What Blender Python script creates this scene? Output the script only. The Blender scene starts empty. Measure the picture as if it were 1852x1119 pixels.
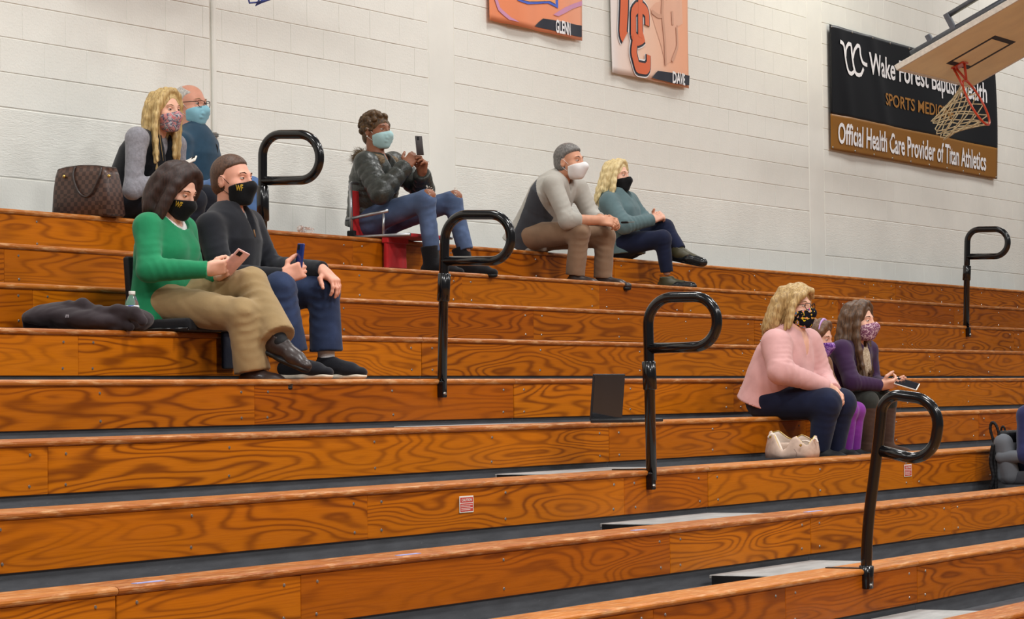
import bpy, bmesh, math, random
import numpy as np
from mathutils import Vector, Matrix
random.seed(7)
SC = bpy.context.scene
COL = SC.collection
ZC = 1.75                      # eye height of the photographer above the gym floor

# ------------------------------------------------------------------ camera
FPX = 5255.34
TH, PI_, RO = [math.radians(a) for a in (28.37124, 1.747171, -0.805223)]
cF = np.array([math.cos(TH)*math.cos(PI_), math.sin(TH)*math.cos(PI_), math.sin(PI_)])
_R = np.array([math.sin(TH), -math.cos(TH), 0.0]); _U = np.cross(_R, cF)
cR = math.cos(RO)*_R + math.sin(RO)*_U
cU = -math.sin(RO)*_R + math.cos(RO)*_U
cam = bpy.data.cameras.new('camera'); camo = bpy.data.objects.new('camera', cam); COL.objects.link(camo)
cam.sensor_width = 36.0; cam.lens = FPX/1852*36.0; cam.clip_end = 200
camo.matrix_world = Matrix(((cR[0], cU[0], -cF[0], 0), (cR[1], cU[1], -cF[1], 0), (cR[2], cU[2], -cF[2], ZC), (0, 0, 0, 1)))
SC.camera = camo

# ------------------------------------------------------------------ light
w = bpy.data.worlds.new('gym_ambient'); SC.world = w; w.use_nodes = True
w.node_tree.nodes['Background'].inputs[0].default_value = (1.0, 0.985, 0.96, 1)
w.node_tree.nodes['Background'].inputs[1].default_value = 0.09
for lx, fk in ((5.0, 1.45), (11.5, 1.2), (18.0, .85), (24.5, .5), (31.0, .4)):            # rows of high-bay lamps under the gym roof
    for ly, e in ((8.2, 112), (3.0, 190), (-3.5, 240)):
        la = bpy.data.lights.new('high_bay_lamp', 'AREA'); la.shape = 'SQUARE'; la.size = 1.3
        la.energy = e*(fk if ly < 5 else 1.0); la.color = (1.0, 0.985, 0.958)
        lo = bpy.data.objects.new('high_bay_lamp', la); COL.objects.link(lo); lo.location = (lx, ly, 8.3)
SC.view_settings.view_transform = 'Standard'; SC.view_settings.look = 'None'
SC.view_settings.gamma = 1.0; SC.view_settings.use_curve_mapping = False
SC.view_settings.exposure = 0.56

# ------------------------------------------------------------------ measuring helpers
D0, RP, RR, H0 = 9.5564, 0.5604, 0.23208, 1.03116 + ZC
def Dn(i): return D0 - i*RP            # y of the front of row i
def Zn(i): return H0 - i*RR            # height of the seat of row i
def at(x, y, X=None, Y=None, Z=None):  # the point of the place that the photograph shows at a pixel, on a plane of the place
    d = cF + cR*(x-926)/FPX + cU*(559.5-y)/FPX
    t = X/d[0] if X is not None else (Y/d[1] if Y is not None else (Z-ZC)/d[2])
    return d*t + np.array([0, 0, ZC])
V = lambda *a: np.array(a, float)
def nrm(v): v = np.asarray(v, float); return v/np.linalg.norm(v)
def lerp(a, b, t): return a + (b-a)*t

# ------------------------------------------------------------------ objects
def link(o, parent=None):
    COL.objects.link(o)
    if parent is not None:
        o.parent = parent
        o.matrix_parent_inverse = parent_world(parent).inverted()
    return o
def parent_world(p):
    m = p.matrix_basis.copy()
    if p.parent: m = parent_world(p.parent) @ p.matrix_parent_inverse @ m
    return m
def tag(o, label=None, cat=None, group=None, kind=None):
    if label: o['label'] = label
    if cat: o['category'] = cat
    if group: o['group'] = group
    if kind: o['kind'] = kind
    return o
def empty(name, loc, label=None, cat=None, group=None, kind=None):
    o = bpy.data.objects.new(name, None); o.location = Vector(loc); o.empty_display_size = .1; COL.objects.link(o)
    return tag(o, label, cat, group, kind)
def add_mats(me, mats):
    for m in (mats if isinstance(mats, (list, tuple)) else [mats]): me.materials.append(m)
def mesh_np(name, v, q, mats, parent=None, origin=None, smooth=True, midx=None):
    v = np.asarray(v, np.float32); q = np.asarray(q, np.int32)
    if origin is None:
        origin = (v.min(0)+v.max(0))/2; origin[2] = v[:, 2].min()
    origin = np.asarray(origin, np.float32)
    me = bpy.data.meshes.new(name); n = q.shape[1]
    me.vertices.add(len(v)); me.vertices.foreach_set('co', (v-origin).ravel())
    me.loops.add(q.size); me.loops.foreach_set('vertex_index', q.ravel())
    me.polygons.add(len(q)); me.polygons.foreach_set('loop_start', np.arange(0, q.size, n, dtype=np.int32))
    me.polygons.foreach_set('loop_total', np.full(len(q), n, np.int32))
    add_mats(me, mats)
    if midx is not None: me.polygons.foreach_set('material_index', np.asarray(midx, np.int32))
    me.polygons.foreach_set('use_smooth', np.full(len(q), smooth, bool))
    me.update(calc_edges=True); me.validate()
    o = bpy.data.objects.new(name, me); o.location = Vector([float(a) for a in origin])
    return link(o, parent)
def mesh_pd(name, v, f, mats, parent=None, origin=None, smooth=False):
    v = [tuple(float(c) for c in p) for p in v]
    if origin is None:
        a = np.array(v); origin = (a.min(0)+a.max(0))/2
    me = bpy.data.meshes.new(name)
    me.from_pydata([tuple(p[i]-float(origin[i]) for i in range(3)) for p in v], [], f); add_mats(me, mats)
    if smooth: me.polygons.foreach_set('use_smooth', [True]*len(me.polygons))
    me.update()
    o = bpy.data.objects.new(name, me); o.location = Vector([float(c) for c in origin])
    return link(o, parent)
def bm_obj(name, bm, mats, parent=None, loc=(0, 0, 0), smooth=False):
    me = bpy.data.meshes.new(name); bm.to_mesh(me); bm.free(); add_mats(me, mats)
    if smooth: me.polygons.foreach_set('use_smooth', [True]*len(me.polygons))
    o = bpy.data.objects.new(name, me); o.location = Vector([float(c) for c in loc])
    return link(o, parent)
def box_bm(sx, sy, sz, bev=0.0, seg=1, c=(0, 0, 0), bm=None, R=None):
    b2 = bmesh.new()
    bmesh.ops.create_cube(b2, size=1.0)
    bmesh.ops.scale(b2, vec=(sx, sy, sz), verts=b2.verts)
    if bev > 0: bmesh.ops.bevel(b2, geom=b2.edges[:], offset=bev, segments=seg, affect='EDGES', profile=.5)
    if R is not None: bmesh.ops.transform(b2, matrix=R, verts=b2.verts)
    bmesh.ops.translate(b2, vec=Vector([float(q) for q in c]), verts=b2.verts)
    if bm is None: return b2
    tmp = bpy.data.meshes.new('t'); b2.to_mesh(tmp); b2.free(); bm.from_mesh(tmp); bpy.data.meshes.remove(tmp)
    return bm
def box(name, lo, hi, mat, parent=None, bev=0.003, seg=1, smooth=False):
    lo = np.array(lo, float); hi = np.array(hi, float); c = (lo+hi)/2; s = hi-lo
    return bm_obj(name, box_bm(*[float(q) for q in s], bev, seg), mat, parent, c, smooth)
def M3(x, y, z): return Matrix(((x[0], y[0], z[0]), (x[1], y[1], z[1]), (x[2], y[2], z[2]))).to_4x4()
def obox(name, c, ax, ay, az, size, mat, parent=None, bev=.003, seg=2, smooth=False):
    R = M3([float(q) for q in ax], [float(q) for q in ay], [float(q) for q in az])
    return bm_obj(name, box_bm(*size, bev, seg, R=R), mat, parent, c, smooth)
def round_path(pts, rad, n=8):
    """rounds the corners of a polyline"""
    pts = [np.asarray(p, float) for p in pts]; out = [pts[0]]
    for i in range(1, len(pts)-1):
        r = rad[i] if isinstance(rad, (list, tuple)) else rad
        a, b, c = pts[i-1], pts[i], pts[i+1]
        if r == 0: out.append(b); continue
        d1 = min(r, .49*np.linalg.norm(a-b)); d2 = min(r, .49*np.linalg.norm(c-b)); d = min(d1, d2)
        p, q = b+nrm(a-b)*d, b+nrm(c-b)*d
        for k in range(n+1):
            t = k/n; cw = math.sqrt(max(.02, (1-np.dot(nrm(a-b), nrm(c-b)))/2)); wq = (1-t)**2+2*cw*t*(1-t)+t*t
            out.append(((1-t)**2*p + 2*cw*t*(1-t)*b + t*t*q)/wq)
    out.append(pts[-1]); return out
def tube_vf(pts, r, n=10, cap=True, closed=False, flat=1.0, up=None):
    pts = [np.asarray(p, float) for p in pts]; m = len(pts); v = []; f = []
    t0 = nrm(pts[1]-pts[0]); u = np.cross(t0, up if up is not None else V(0, 0, 1))
    if np.linalg.norm(u) < 1e-3: u = np.cross(t0, V(1, 0, 0))
    u = nrm(u)
    for i, p in enumerate(pts):
        t = nrm((pts[(i+1) % m] if (i < m-1 or closed) else p) - (pts[i-1] if (i > 0 or closed) else p))
        u = nrm(u - t*np.dot(u, t)); w_ = np.cross(t, u)
        rr = r[i] if isinstance(r, (list, tuple, np.ndarray)) else r
        for k in range(n):
            a = 2*math.pi*k/n; v.append(p + u*math.cos(a)*rr + w_*math.sin(a)*rr*flat)
    for i in range(m if closed else m-1):
        j = (i+1) % m
        for k in range(n): f.append((i*n+k, i*n+(k+1) % n, j*n+(k+1) % n, j*n+k))
    if cap and not closed:
        f.append(tuple(range(n-1, -1, -1))); f.append(tuple((m-1)*n+k for k in range(n)))
    return v, f
def tube(name, pts, r, mat, parent=None, n=10, **k):
    v, f = tube_vf(pts, r, n, **k); return mesh_pd(name, v, f, mat, parent, smooth=True)
def tubes(name, lst, mat, parent=None, n=6):
    v = []; f = []
    for pts, r in lst:
        a, b = tube_vf(pts, r, n); o = len(v); v += a; f += [tuple(i+o for i in q) for q in b]
    return mesh_pd(name, v, f, mat, parent, smooth=True)
def lathe(name, prof, c, mat, parent=None, n=20):
    v = []; f = []
    for r, z in prof:
        for k in range(n): a = 2*math.pi*k/n; v.append((c[0]+r*math.cos(a), c[1]+r*math.sin(a), c[2]+z))
    for i in range(len(prof)-1):
        for k in range(n): f.append((i*n+k, i*n+(k+1) % n, (i+1)*n+(k+1) % n, (i+1)*n+k))
    f.append(tuple(range(n-1, -1, -1))); f.append(tuple((len(prof)-1)*n+k for k in range(n)))
    return mesh_pd(name, v, f, mat, parent, origin=c, smooth=True)
def poly(name, pts, mat, parent=None, depth=V(0, -.0015, 0)):
    """a flat printed shape of a little thickness"""
    pts = [np.asarray(p, float) for p in pts]; bm = bmesh.new(); c = sum(pts)/len(pts)
    vs = [bm.verts.new(Vector(p-c)) for p in pts]; fc = bm.faces.new(vs)
    bmesh.ops.triangulate(bm, faces=[fc])
    r = bmesh.ops.extrude_face_region(bm, geom=bm.faces[:])
    bmesh.ops.translate(bm, vec=Vector(depth), verts=[e for e in r['geom'] if isinstance(e, bmesh.types.BMVert)])
    bmesh.ops.recalc_face_normals(bm, faces=bm.faces[:])
    return bm_obj(name, bm, mat, parent, c)
def text(name, body, p0, ax, ay, width, height, mat, parent=None, bold=0.0, shear=0.0, warp=None):
    """lettering laid on a surface: p0 lower left, ax/ay the reading and the up direction"""
    cu = bpy.data.curves.new('txt', 'FONT'); cu.body = body; cu.offset = bold; cu.shear = shear; cu.resolution_u = 3
    o = bpy.data.objects.new('txt', cu); COL.objects.link(o)
    dg = bpy.context.evaluated_depsgraph_get(); me0 = o.evaluated_get(dg).to_mesh()
    co = np.array([v.co[:] for v in me0.vertices]); fs = [tuple(p.vertices) for p in me0.polygons]
    o.evaluated_get(dg).to_mesh_clear(); bpy.data.objects.remove(o); bpy.data.curves.remove(cu)
    mn, mx = co.min(0), co.max(0); s = (co-mn)/(mx-mn+1e-9)
    ax, ay = np.asarray(ax, float), np.asarray(ay, float)
    pts = np.asarray(p0, float) + s[:, :1]*width*ax + s[:, 1:2]*height*ay
    if warp:
        bm = bmesh.new(); c = pts.mean(0); vs = [bm.verts.new(Vector(p-c)) for p in pts]
        for q in fs:
            try: bm.faces.new([vs[i] for i in q])
            except ValueError: pass
        for _ in range(4):
            bmesh.ops.triangulate(bm, faces=bm.faces[:]); lg = [e for e in bm.edges if e.calc_length() > .035]
            if lg: bmesh.ops.subdivide_edges(bm, edges=lg, cuts=1)
        pts = warp(np.array([v.co[:] for v in bm.verts])+c)
        for v, p in zip(bm.verts, pts): v.co = Vector(p-c)
        return bm_obj(name, bm, mat, parent, c)
    return mesh_pd(name, pts, fs, mat, parent)

# ------------------------------------------------------------------ materials
def srgb(r, g, b):
    f = lambda c: (c/255/12.92 if c/255 <= .04045 else ((c/255+.055)/1.055)**2.4)
    return (f(r), f(g), f(b), 1.0)
class NT:
    def __init__(s, name):
        s.m = bpy.data.materials.new(name); s.m.use_nodes = True; s.t = s.m.node_tree
        s.b = s.t.nodes['Principled BSDF']; s.L = s.t.links.new
    def n(s, typ, **kw):
        x = s.t.nodes.new(typ)
        for k, v in kw.items():
            if k.startswith('i_'): x.inputs[k[2:].replace('_', ' ')].default_value = v
            else: setattr(x, k, v)
        return x
    def coord(s, scale=(1, 1, 1), rnd=False, kind='Object'):
        tc = s.n('ShaderNodeTexCoord'); mp = s.n('ShaderNodeMapping'); s.L(tc.outputs[kind], mp.inputs[0]); mp.inputs['Scale'].default_value = scale
        if rnd:
            oi = s.n('ShaderNodeObjectInfo'); mu = s.n('ShaderNodeMath', operation='MULTIPLY'); mu.inputs[1].default_value = 300.0
            s.L(oi.outputs['Random'], mu.inputs[0]); cb = s.n('ShaderNodeCombineXYZ'); s.L(mu.outputs[0], cb.inputs[0]); s.L(mu.outputs[0], cb.inputs[1])
            s.L(cb.outputs[0], mp.inputs['Location'])
        return mp.outputs[0]
    def noise(s, vec, scale, detail=2.0, rough=.5, dist=0.0):
        x = s.n('ShaderNodeTexNoise'); x.inputs['Scale'].default_value = scale; x.inputs['Detail'].default_value = detail
        x.inputs['Roughness'].default_value = rough; x.inputs['Distortion'].default_value = dist; s.L(vec, x.inputs['Vector']); return x.outputs['Fac']
    def ramp(s, fac, stops, interp='LINEAR'):
        x = s.n('ShaderNodeValToRGB'); x.color_ramp.interpolation = interp
        e = x.color_ramp.elements
        while len(e) < len(stops): e.new(.5)
        for el, (p, c) in zip(e, stops): el.position = p; el.color = c
        s.L(fac, x.inputs[0]); return x.outputs[0]
    def mix(s, a, b, fac, mode='MIX'):
        x = s.n('ShaderNodeMix', data_type='RGBA', blend_type=mode)
        for sock, val in ((0, fac), (6, a), (7, b)):
            if hasattr(val, 'node'): s.L(val, x.inputs[sock])
            else: x.inputs[sock].default_value = val
        return x.outputs[2]
    def math(s, op, a, b=None):
        x = s.n('ShaderNodeMath', operation=op)
        for k, val in ((0, a), (1, b)):
            if val is None: continue
            if hasattr(val, 'node'): s.L(val, x.inputs[k])
            else: x.inputs[k].default_value = val
        return x.outputs[0]
    def bump(s, h, strength, dist=.01):
        x = s.n('ShaderNodeBump'); x.inputs['Strength'].default_value = strength; x.inputs['Distance'].default_value = dist
        s.L(h, x.inputs['Height']); s.L(x.outputs[0], s.b.inputs['Normal']); return x
    def set(s, col=None, rough=None, metal=None, coat=None, spec=None, sheen=None, trans=None):
        for k, v in (('Base Color', col), ('Roughness', rough), ('Metallic', metal), ('Coat Weight', coat), ('Specular IOR Level', spec), ('Sheen Weight', sheen), ('Transmission Weight', trans)):
            if v is None: continue
            if hasattr(v, 'node'): s.L(v, s.b.inputs[k])
            else: s.b.inputs[k].default_value = v
        return s.m
def shade(c, k): return (min(c[0]*k, 1), min(c[1]*k, 1), min(c[2]*k, 1), 1)
def plain(name, c, rough=.5, metal=0, coat=0, spec=.5, var=.12, vs=30):
    t = NT(name); f = t.noise(t.coord(), vs, 3)
    return t.set(t.ramp(f, [(.3, shade(c, 1-var)), (.7, shade(c, 1+var))]), rough, metal, coat, spec)
def cloth(name, c, var=.18, vs=18, bump=.25, bs=260, rough=.92, sheen=.15, fold=.0, stretch=(1, 1, 1)):
    t = NT(name); v = t.coord(stretch); f = t.noise(v, vs, 4, .6); g = t.noise(t.coord(), bs, 2)
    t.set(t.ramp(f, [(.3, shade(c, 1-var)), (.7, shade(c, 1+var))]), rough, sheen=sheen, spec=.25)
    h = g
    if fold: h = t.math('ADD', t.math('MULTIPLY', g, .25), t.math('MULTIPLY', t.noise(v, 14, 3, .5, .8), fold))
    t.bump(h, bump, .006); return t.m
def hairmat(name, c1, c2, rough=.45, s=(55, 55, 7)):
    t = NT(name); f = t.noise(t.coord(s), 2.0, 4, .65, .3)
    t.set(t.ramp(f, [(.28, c1), (.72, c2)]), rough, spec=.4); t.bump(f, .35, .004); return t.m

def wood(name, lo, hi, dark, coat, gr=1.0, worn=0.0, off=0.0):
    t = NT(name)
    v = t.coord((.62, 1.0, 5.0), rnd=True)
    warp = t.noise(t.coord((1.1, 1, 9), rnd=True), 1.7, 2)
    n = t.noise(v, 1.25, 1.2, .42, .25)
    ph = t.math('ADD', t.math('MULTIPLY', n, 105.0), t.math('MULTIPLY', warp, 7.0))
    rings = t.math('ADD', t.math('MULTIPLY', t.math('SINE', ph), .5), .5)
    rings = t.math('POWER', rings, 2.6)
    patch = t.noise(t.coord((.35, 1, 2.4), rnd=True), 1.1, 2)         # where the figure is strong
    amp = t.math('MULTIPLY', rings, t.ramp(patch, [(.30, (.12,)*3+(1,)), (.62, (1,)*3+(1,))]))
    fine = t.noise(t.coord((3.0, 60, 150), rnd=True), 1.6, 3, .6)
    oi = t.n('ShaderNodeObjectInfo')
    base = t.mix(lo, hi, oi.outputs['Random'])
    cl = t.noise(t.coord((.5, 1, 1.6), rnd=True), 1.3, 2)
    base = t.mix(base, t.mix(base, (1.18, 1.1, .95, 1), 1.0, 'MULTIPLY'), cl)
    c = t.mix(base, dark, t.math('MULTIPLY', amp, .74*gr))
    c = t.mix(c, t.mix(c, (.72, .62, .5, 1), 1.0, 'MULTIPLY'), t.math('MULTIPLY', t.ramp(fine, [(.42, (0, 0, 0, 1)), (.75, (1, 1, 1, 1))]), .55))
    if worn:
        wn = t.noise(t.coord((1.2, 9, 9), rnd=True), 6, 4, .65)
        c = t.mix(c, srgb(222, 178, 128), t.math('MULTIPLY', t.ramp(wn, [(.5, (0, 0, 0, 1)), (.68, (1, 1, 1, 1))]), worn))
    rg = t.noise(t.coord((2, 12, 12), rnd=True), 3, 3)
    t.set(c, t.ramp(rg, [(.3, (.34,)*3+(1,)), (.7, (.52,)*3+(1,))]), spec=.13)
    t.b.inputs['Coat Weight'].default_value = coat; t.b.inputs['Coat Roughness'].default_value = .28
    t.bump(fine, .08, .002)
    return t.m
M = {}
M['fascia'] = wood('varnished_fir', srgb(164, 84, 5), srgb(190, 108, 8), srgb(100, 40, 3), .02)
M['seat'] = wood('worn_fir', srgb(156, 88, 30), srgb(182, 112, 44), srgb(114, 58, 18), .08, .6, .55)
M['screw'] = plain('screw_steel', srgb(170, 165, 158), .35, .9)
def deckmat(name, c, k):
    t = NT(name); f = t.noise(t.coord((1.4, 5, 9)), 3.0, 5, .65); g = t.noise(t.coord((9, 2, 30)), 2.2, 4, .7)
    c1 = t.ramp(f, [(.25, shade(c, .7)), (.7, shade(c, 1.25))])
    t.set(t.mix(c1, srgb(150, 150, 152), t.math('MULTIPLY', t.ramp(g, [(.62, (0, 0, 0, 1)), (.8, (1, 1, 1, 1))]), k)), .55, spec=.35); t.bump(f, .15, .004); return t.m
M['deck'] = deckmat('grey_decking', srgb(80, 81, 85), .35)
M['step'] = deckmat('grey_step', srgb(150, 150, 148), .5)
M['black_metal'] = NT('black_gloss_paint').set((.004, .004, .005, 1), .20, 0, .25, .4)
M['black_matte'] = plain('black_matte', srgb(16, 16, 19), .65, spec=.3)
M['edge_black'] = plain('black_edge', srgb(14, 14, 15), .5)
def wallmat(name, c, bump=.35, trowel=False):
    t = NT(name); f = t.noise(t.coord(), 1.3, 4, .6); g = t.noise(t.coord(), 75, 4, .6)
    t.set(t.ramp(f, [(.3, shade(c, .93)), (.7, shade(c, 1.04))]), .55, spec=.3)
    if trowel: g = t.math('ADD', t.math('MULTIPLY', g, .35), t.noise(t.coord((2.2, 1, 14)), 5.5, 4, .6, 1.4))
    t.bump(g, bump, .006); return t.m
WC = srgb(229, 229, 222)
M['block'] = wallmat('painted_block', WC, .28)
M['joint'] = wallmat('painted_mortar', srgb(228, 227, 219), .2)
M['plaster'] = wallmat('painted_plaster', WC, .5, True)
M['column'] = wallmat('painted_column', WC, .1)

# ------------------------------------------------------------------ the room
DW = 10.36; XA, XB = 1.9, 36.6; WT = 7.2
LV = lambda k: 1.294 + ZC + .2*k                     # the course lines of the wall
box('floor', (-8, -14, -.1), (XB+4, DW+.25, 0), plain('gym_floor', srgb(178, 122, 66), .3, 0, .3, .5, .1, 2), bev=0)['kind'] = 'structure'
wall = box('wall_back', (XA-.5, DW, 0), (XB, DW+.22, WT), M['joint'], bev=0); tag(wall, 'white painted concrete block wall behind the bleachers', kind='structure')
bl_cache = {}
def block_mesh(wd, hh):
    key = (round(wd, 3), round(hh, 3))
    if key not in bl_cache:
        bm = box_bm(wd, .02, hh, .0022, 1); me = bpy.data.meshes.new('block'); bm.to_mesh(me); bm.free(); me.materials.append(M['block']); bl_cache[key] = me
    return bl_cache[key]
spans = [(XA-.5, 15.205, 13.5117), (15.275, 17.965, 16.5585-.405*3), (18.35, 25.015, 18.35), (25.39, XB, 25.5857)]
blocks = []
for si, (a, b, ph) in enumerate(spans):
    for k in range(-2, 19):
        if k in (0, 1): continue
        z0, z1 = LV(k)+.0025, LV(k+1)-.0025
        off = (0 if k % 2 else .2025)
        x = ph + off - 60*.405
        while x < b:
            x0, x1 = max(x, a)+.0008, min(x+.405, b)-.0008
            x += .405
            if x1-x0 < .03: continue
            blocks.append((x0, x1, z0, z1))
    o = box('plaster_band', (a, DW-.0045, LV(0)+.004), (b, DW+.01, LV(2)-.004), M['plaster'], wall, .004)
box('column_face', (17.975, DW-.005, .9), (18.34, DW+.01, WT-.2), M['column'], wall, .006)
box('column_face', (25.025, DW-.005, .9), (25.38, DW+.01, WT-.2), M['column'], wall, .006)
cj = box('conduit_cover', (15.222, DW-.02, LV(2)+.005), (15.262, DW, WT-.2), M['column'], wall, .006)
box('conduit_cap', (15.214, DW-.024, LV(2)-.018), (15.270, DW, LV(2)+.006), plain('grey_cap', srgb(96, 94, 90), .6), wall, .004)
def shown(bk):
    P = V((bk[0]+bk[1])/2, DW, (bk[2]+bk[3])/2-ZC); z = P@cF
    px, py = 926+FPX*(P@cR)/z, 559.5-FPX*(P@cU)/z
    return -20 < px < 1872 and -15 < py < 540
vis = [b for b in blocks if shown(b)]; vis.sort(key=lambda b: b[0]*.9+abs(b[2]-LV(3)))
near = set(vis[:298]); rest = [b for b in blocks if b not in near and b[1] > 11 and b[2] < LV(17)]
for x0, x1, z0, z1 in vis[:298]:
    o = bpy.data.objects.new('block', block_mesh(x1-x0, z1-z0)); o.location = ((x0+x1)/2, DW+.0062+random.uniform(-.0008, .0008), (z0+z1)/2); link(o, wall)
bm = bmesh.new()
for x0, x1, z0, z1 in rest: box_bm(x1-x0, .02, z1-z0, .0022, 1, ((x0+x1)/2, DW+.0062, (z0+z1)/2), bm)
tag(bm_obj('block_courses', bm, M['block'], wall), kind='stuff')

# ------------------------------------------------------------------ bleachers
SEC = [1.85, 7.70, 13.55, 19.30, 25.10, 30.95]
FL = {0: [15.6, 24.44, 10.2], 1: [17.93, 16.0, 22.3, 11.4], 2: [15.9, 22.4, 10.9], 3: [16.35, 10.5, 21.5], 4: [11.07, 16.4, 22.1], 5: [8.81, 16.2, 17.6], 6: [12.58, 10.2, 16.5],
      7: [8.81, 11.9, 15.6], 8: [10.55, 11.9, 15.7], 9: [9.9, 12.5], 10: [10.4], 11: [11.2]}
ORD = ['topmost', 'second', 'third', 'fourth', 'fifth', 'sixth', 'seventh', 'eighth', 'ninth', 'tenth', 'eleventh', 'twelfth']
LBL = ['topmost varnished wooden bleacher row, running along the white block wall',
       'second varnished wooden bleacher row below the white wall, under the feet of the puffer-jacket spectator',
       'third varnished wooden bleacher row below the white wall, behind the green-sweater spectator',
       'fourth wooden bleacher row from the wall, seat of the green-sweater spectator',
       'fifth wooden bleacher row from the wall, holding the second railing',
       'sixth wooden bleacher row from the wall, with the laptop standing on it',
       'seventh wooden bleacher row from the wall, with the cream handbag and a railing',
       'eighth wooden bleacher row from the wall, with a grey cushioned chair at the right',
       'ninth wooden bleacher row from the wall, holding the nearest railing',
       'lowest wooden bleacher row in view, at the bottom right corner']
ROW = {}
NR = 10
for i in range(NR):
    D, Z = Dn(i), Zn(i)
    root = empty('bleacher_row', (13.5, D, Z-.25), LBL[i], 'bleacher row', 'wooden bleacher rows'); ROW[i] = root
    scr = []
    for a, b in zip(SEC[:-1], SEC[1:]):
        cuts = [a+.003] + sorted(x for x in FL[i] if a+.3 < x < b-.3) + [b-.003]
        for u, v_ in zip(cuts[:-1], cuts[1:]):
            pr = random.uniform(0, .0012)
            box('fascia_board', (u+.0007, D-pr, Z-.208), (v_-.0007, D+.022, Z-.0285), M['fascia'], root, .0022)
            n = max(2, round((v_-u)/.95)); 
            for q in range(n):
                xx = u+.11 + (v_-u-.22)*q/(n-1) + random.uniform(-.03, .03)*(0 < q < n-1)
                scr += [(xx, Z-.058), (xx+random.uniform(-.01, .01), Z-.175)]
        # the seat plank with its rounded nose
        pf = []
        for k in range(7):
            t = math.pi*(.5+k/6); pf.append((D-.012+.0145+.0145*math.cos(t)*1.0, Z-.0145+.0145*math.sin(t)))
        pf = [(D+.205, Z), *pf, (D+.205, Z-.029)]
        vv = []; nn = len(pf)
        for xx in (a+.002, b-.002): vv += [(xx, y, z) for y, z in pf]
        ff = [(k, k+nn, (k+1) % nn+nn, (k+1) % nn) for k in range(nn)] + [tuple(range(nn)), tuple(range(2*nn-1, nn-1, -1))]
        mesh_pd('seat_plank', vv, ff, M['seat'], root)
        back = D+RP+.012 if i else DW-.03
        box('foot_deck', (a+.002, D+.195, Z-.085), (b-.002, back-.001, Z-.055), M['deck'], root, .002)
        if i: box('riser_panel', (a+.002, back, Z-.085), (b-.002, back+.018, Z+.2), M['deck'], root, .002)
    bm = bmesh.new()
    for xx, zz in scr:
        t = bmesh.ops.create_cone(bm, cap_ends=True, segments=7, radius1=.0075, radius2=.005, depth=.005)
        bmesh.ops.transform(bm, matrix=Matrix.Translation((xx, D-.002, zz)) @ Matrix.Rotation(math.pi/2, 4, 'X'), verts=t['verts'])
    tag(bm_obj('screws', bm, M['screw'], root), kind='stuff')
    # the aisle step that fills the foot well
    if i >= 1:
        for s0 in (12.24, 23.3):
            st = box('aisle_step', (s0, D+.19, Z-.021), (s0+1.22, D+RP-.035, Z-.001), M['step'], root, .004)
            box('step_trim', (s0-.004, D+.19, Z-.053), (s0+.006, D+RP-.05, Z-.004), M['edge_black'], st, .002)
            box('step_bracket', (s0+.02, D+.21, Z-.055), (s0+.05, D+RP-.06, Z-.02), M['edge_black'], st, .002)
            box('step_bracket', (s0+1.16, D+.21, Z-.055), (s0+1.19, D+RP-.06, Z-.02), M['edge_black'], st, .002)
# warning stickers, thin pale blue strips and pencil marks on the boards
M['red'] = plain('sticker_red', srgb(196, 62, 52), .5); M['white'] = plain('paper_white', srgb(232, 228, 220), .6, var=.03)
for px_, py_, i in ((843.5, 911.5, 6), (1642, 850.5, 6)):
    c = at(px_, py_, Y=Dn(i)-.003)
    s = box('warning_sticker', c-V(.062, .0008, .036), c+V(.062, .0008, .036), M['white'], ROW[i], .0005); s['label'] = 'small red and white caution sticker'
    box('red_panel', c+V(-.056, -.0016, .008), c+V(.056, -.0008, .030), M['red'], s, 0)
    box('red_panel', c+V(-.056, -.0016, -.031), c+V(.056, -.0008, .004), M['red'], s, 0)
    text('lettering', 'CAUTION', c+V(-.045, -.0021, .013), V(1, 0, 0), V(0, 0, 1), .09, .012, M['white'], s, .02)
    for q in range(4): box('text_line', c+V(-.05, -.0024, -.003-.007*q-.001), c+V(.05-.02*(q % 2), -.0016, -.003-.007*q+.0012), M['white'], s, 0)
M['blue_mark'] = plain('pale_blue', srgb(150, 160, 214), .6)
for px_, py_, i, l in ((268, 1048, 7, .16), (738, 998, 7, .16), (1155, 955, 7, .12), (1470, 897, 7, .2)):
    c = at(px_, py_, Y=Dn(i)+.03); c[2] = Zn(i)+.001; box('blue_strip', c+V(-l/2, -.012, -.001), c+V(l/2, .012, .0012), M['blue_mark'], ROW[i], 0)

# ------------------------------------------------------------------ aisle railings
def railing(i, X, path, rads, r, sleeve, label, lean=None):
    P = [at(x, y, X=X) for x, y in path]
    root = empty('aisle_railing', (X, P[0][1], P[0][2]), label, 'railing', 'black P-shaped aisle railings')
    tube('rail_tube', round_path(P, rads, 12), r, M['black_metal'], root, 16)
    if sleeve:
        a, b = [at(x, y, X=X) for x, y in sleeve]
        tube('sleeve', [a, lerp(a, b, .03), lerp(a, b, .97), b], [r*1.1, r*1.33, r*1.33, r*1.1], M['black_metal'], root, 14)
    z = Zn(i); y = Dn(i)
    box('mount_bracket', (X-.03, y-.036, z-.095), (X+.012, y-.001, z-.012), M['black_metal'], root, .004)
    bm = bmesh.new(); bmesh.ops.create_cone(bm, cap_ends=True, segments=8, radius1=.009, radius2=.007, depth=.012)
    bmesh.ops.transform(bm, matrix=Matrix.Rotation(math.pi/2, 4, 'X'), verts=bm.verts)
    bm_obj('bolt', bm, M['screw'], root, (X-.018, y-.04, z-.075))
    box('mount_bar', (X-.02, y-.03, z+.0005), (X+.012, y+.19, z+.006), M['black_metal'], root, .001)
    return root
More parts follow.
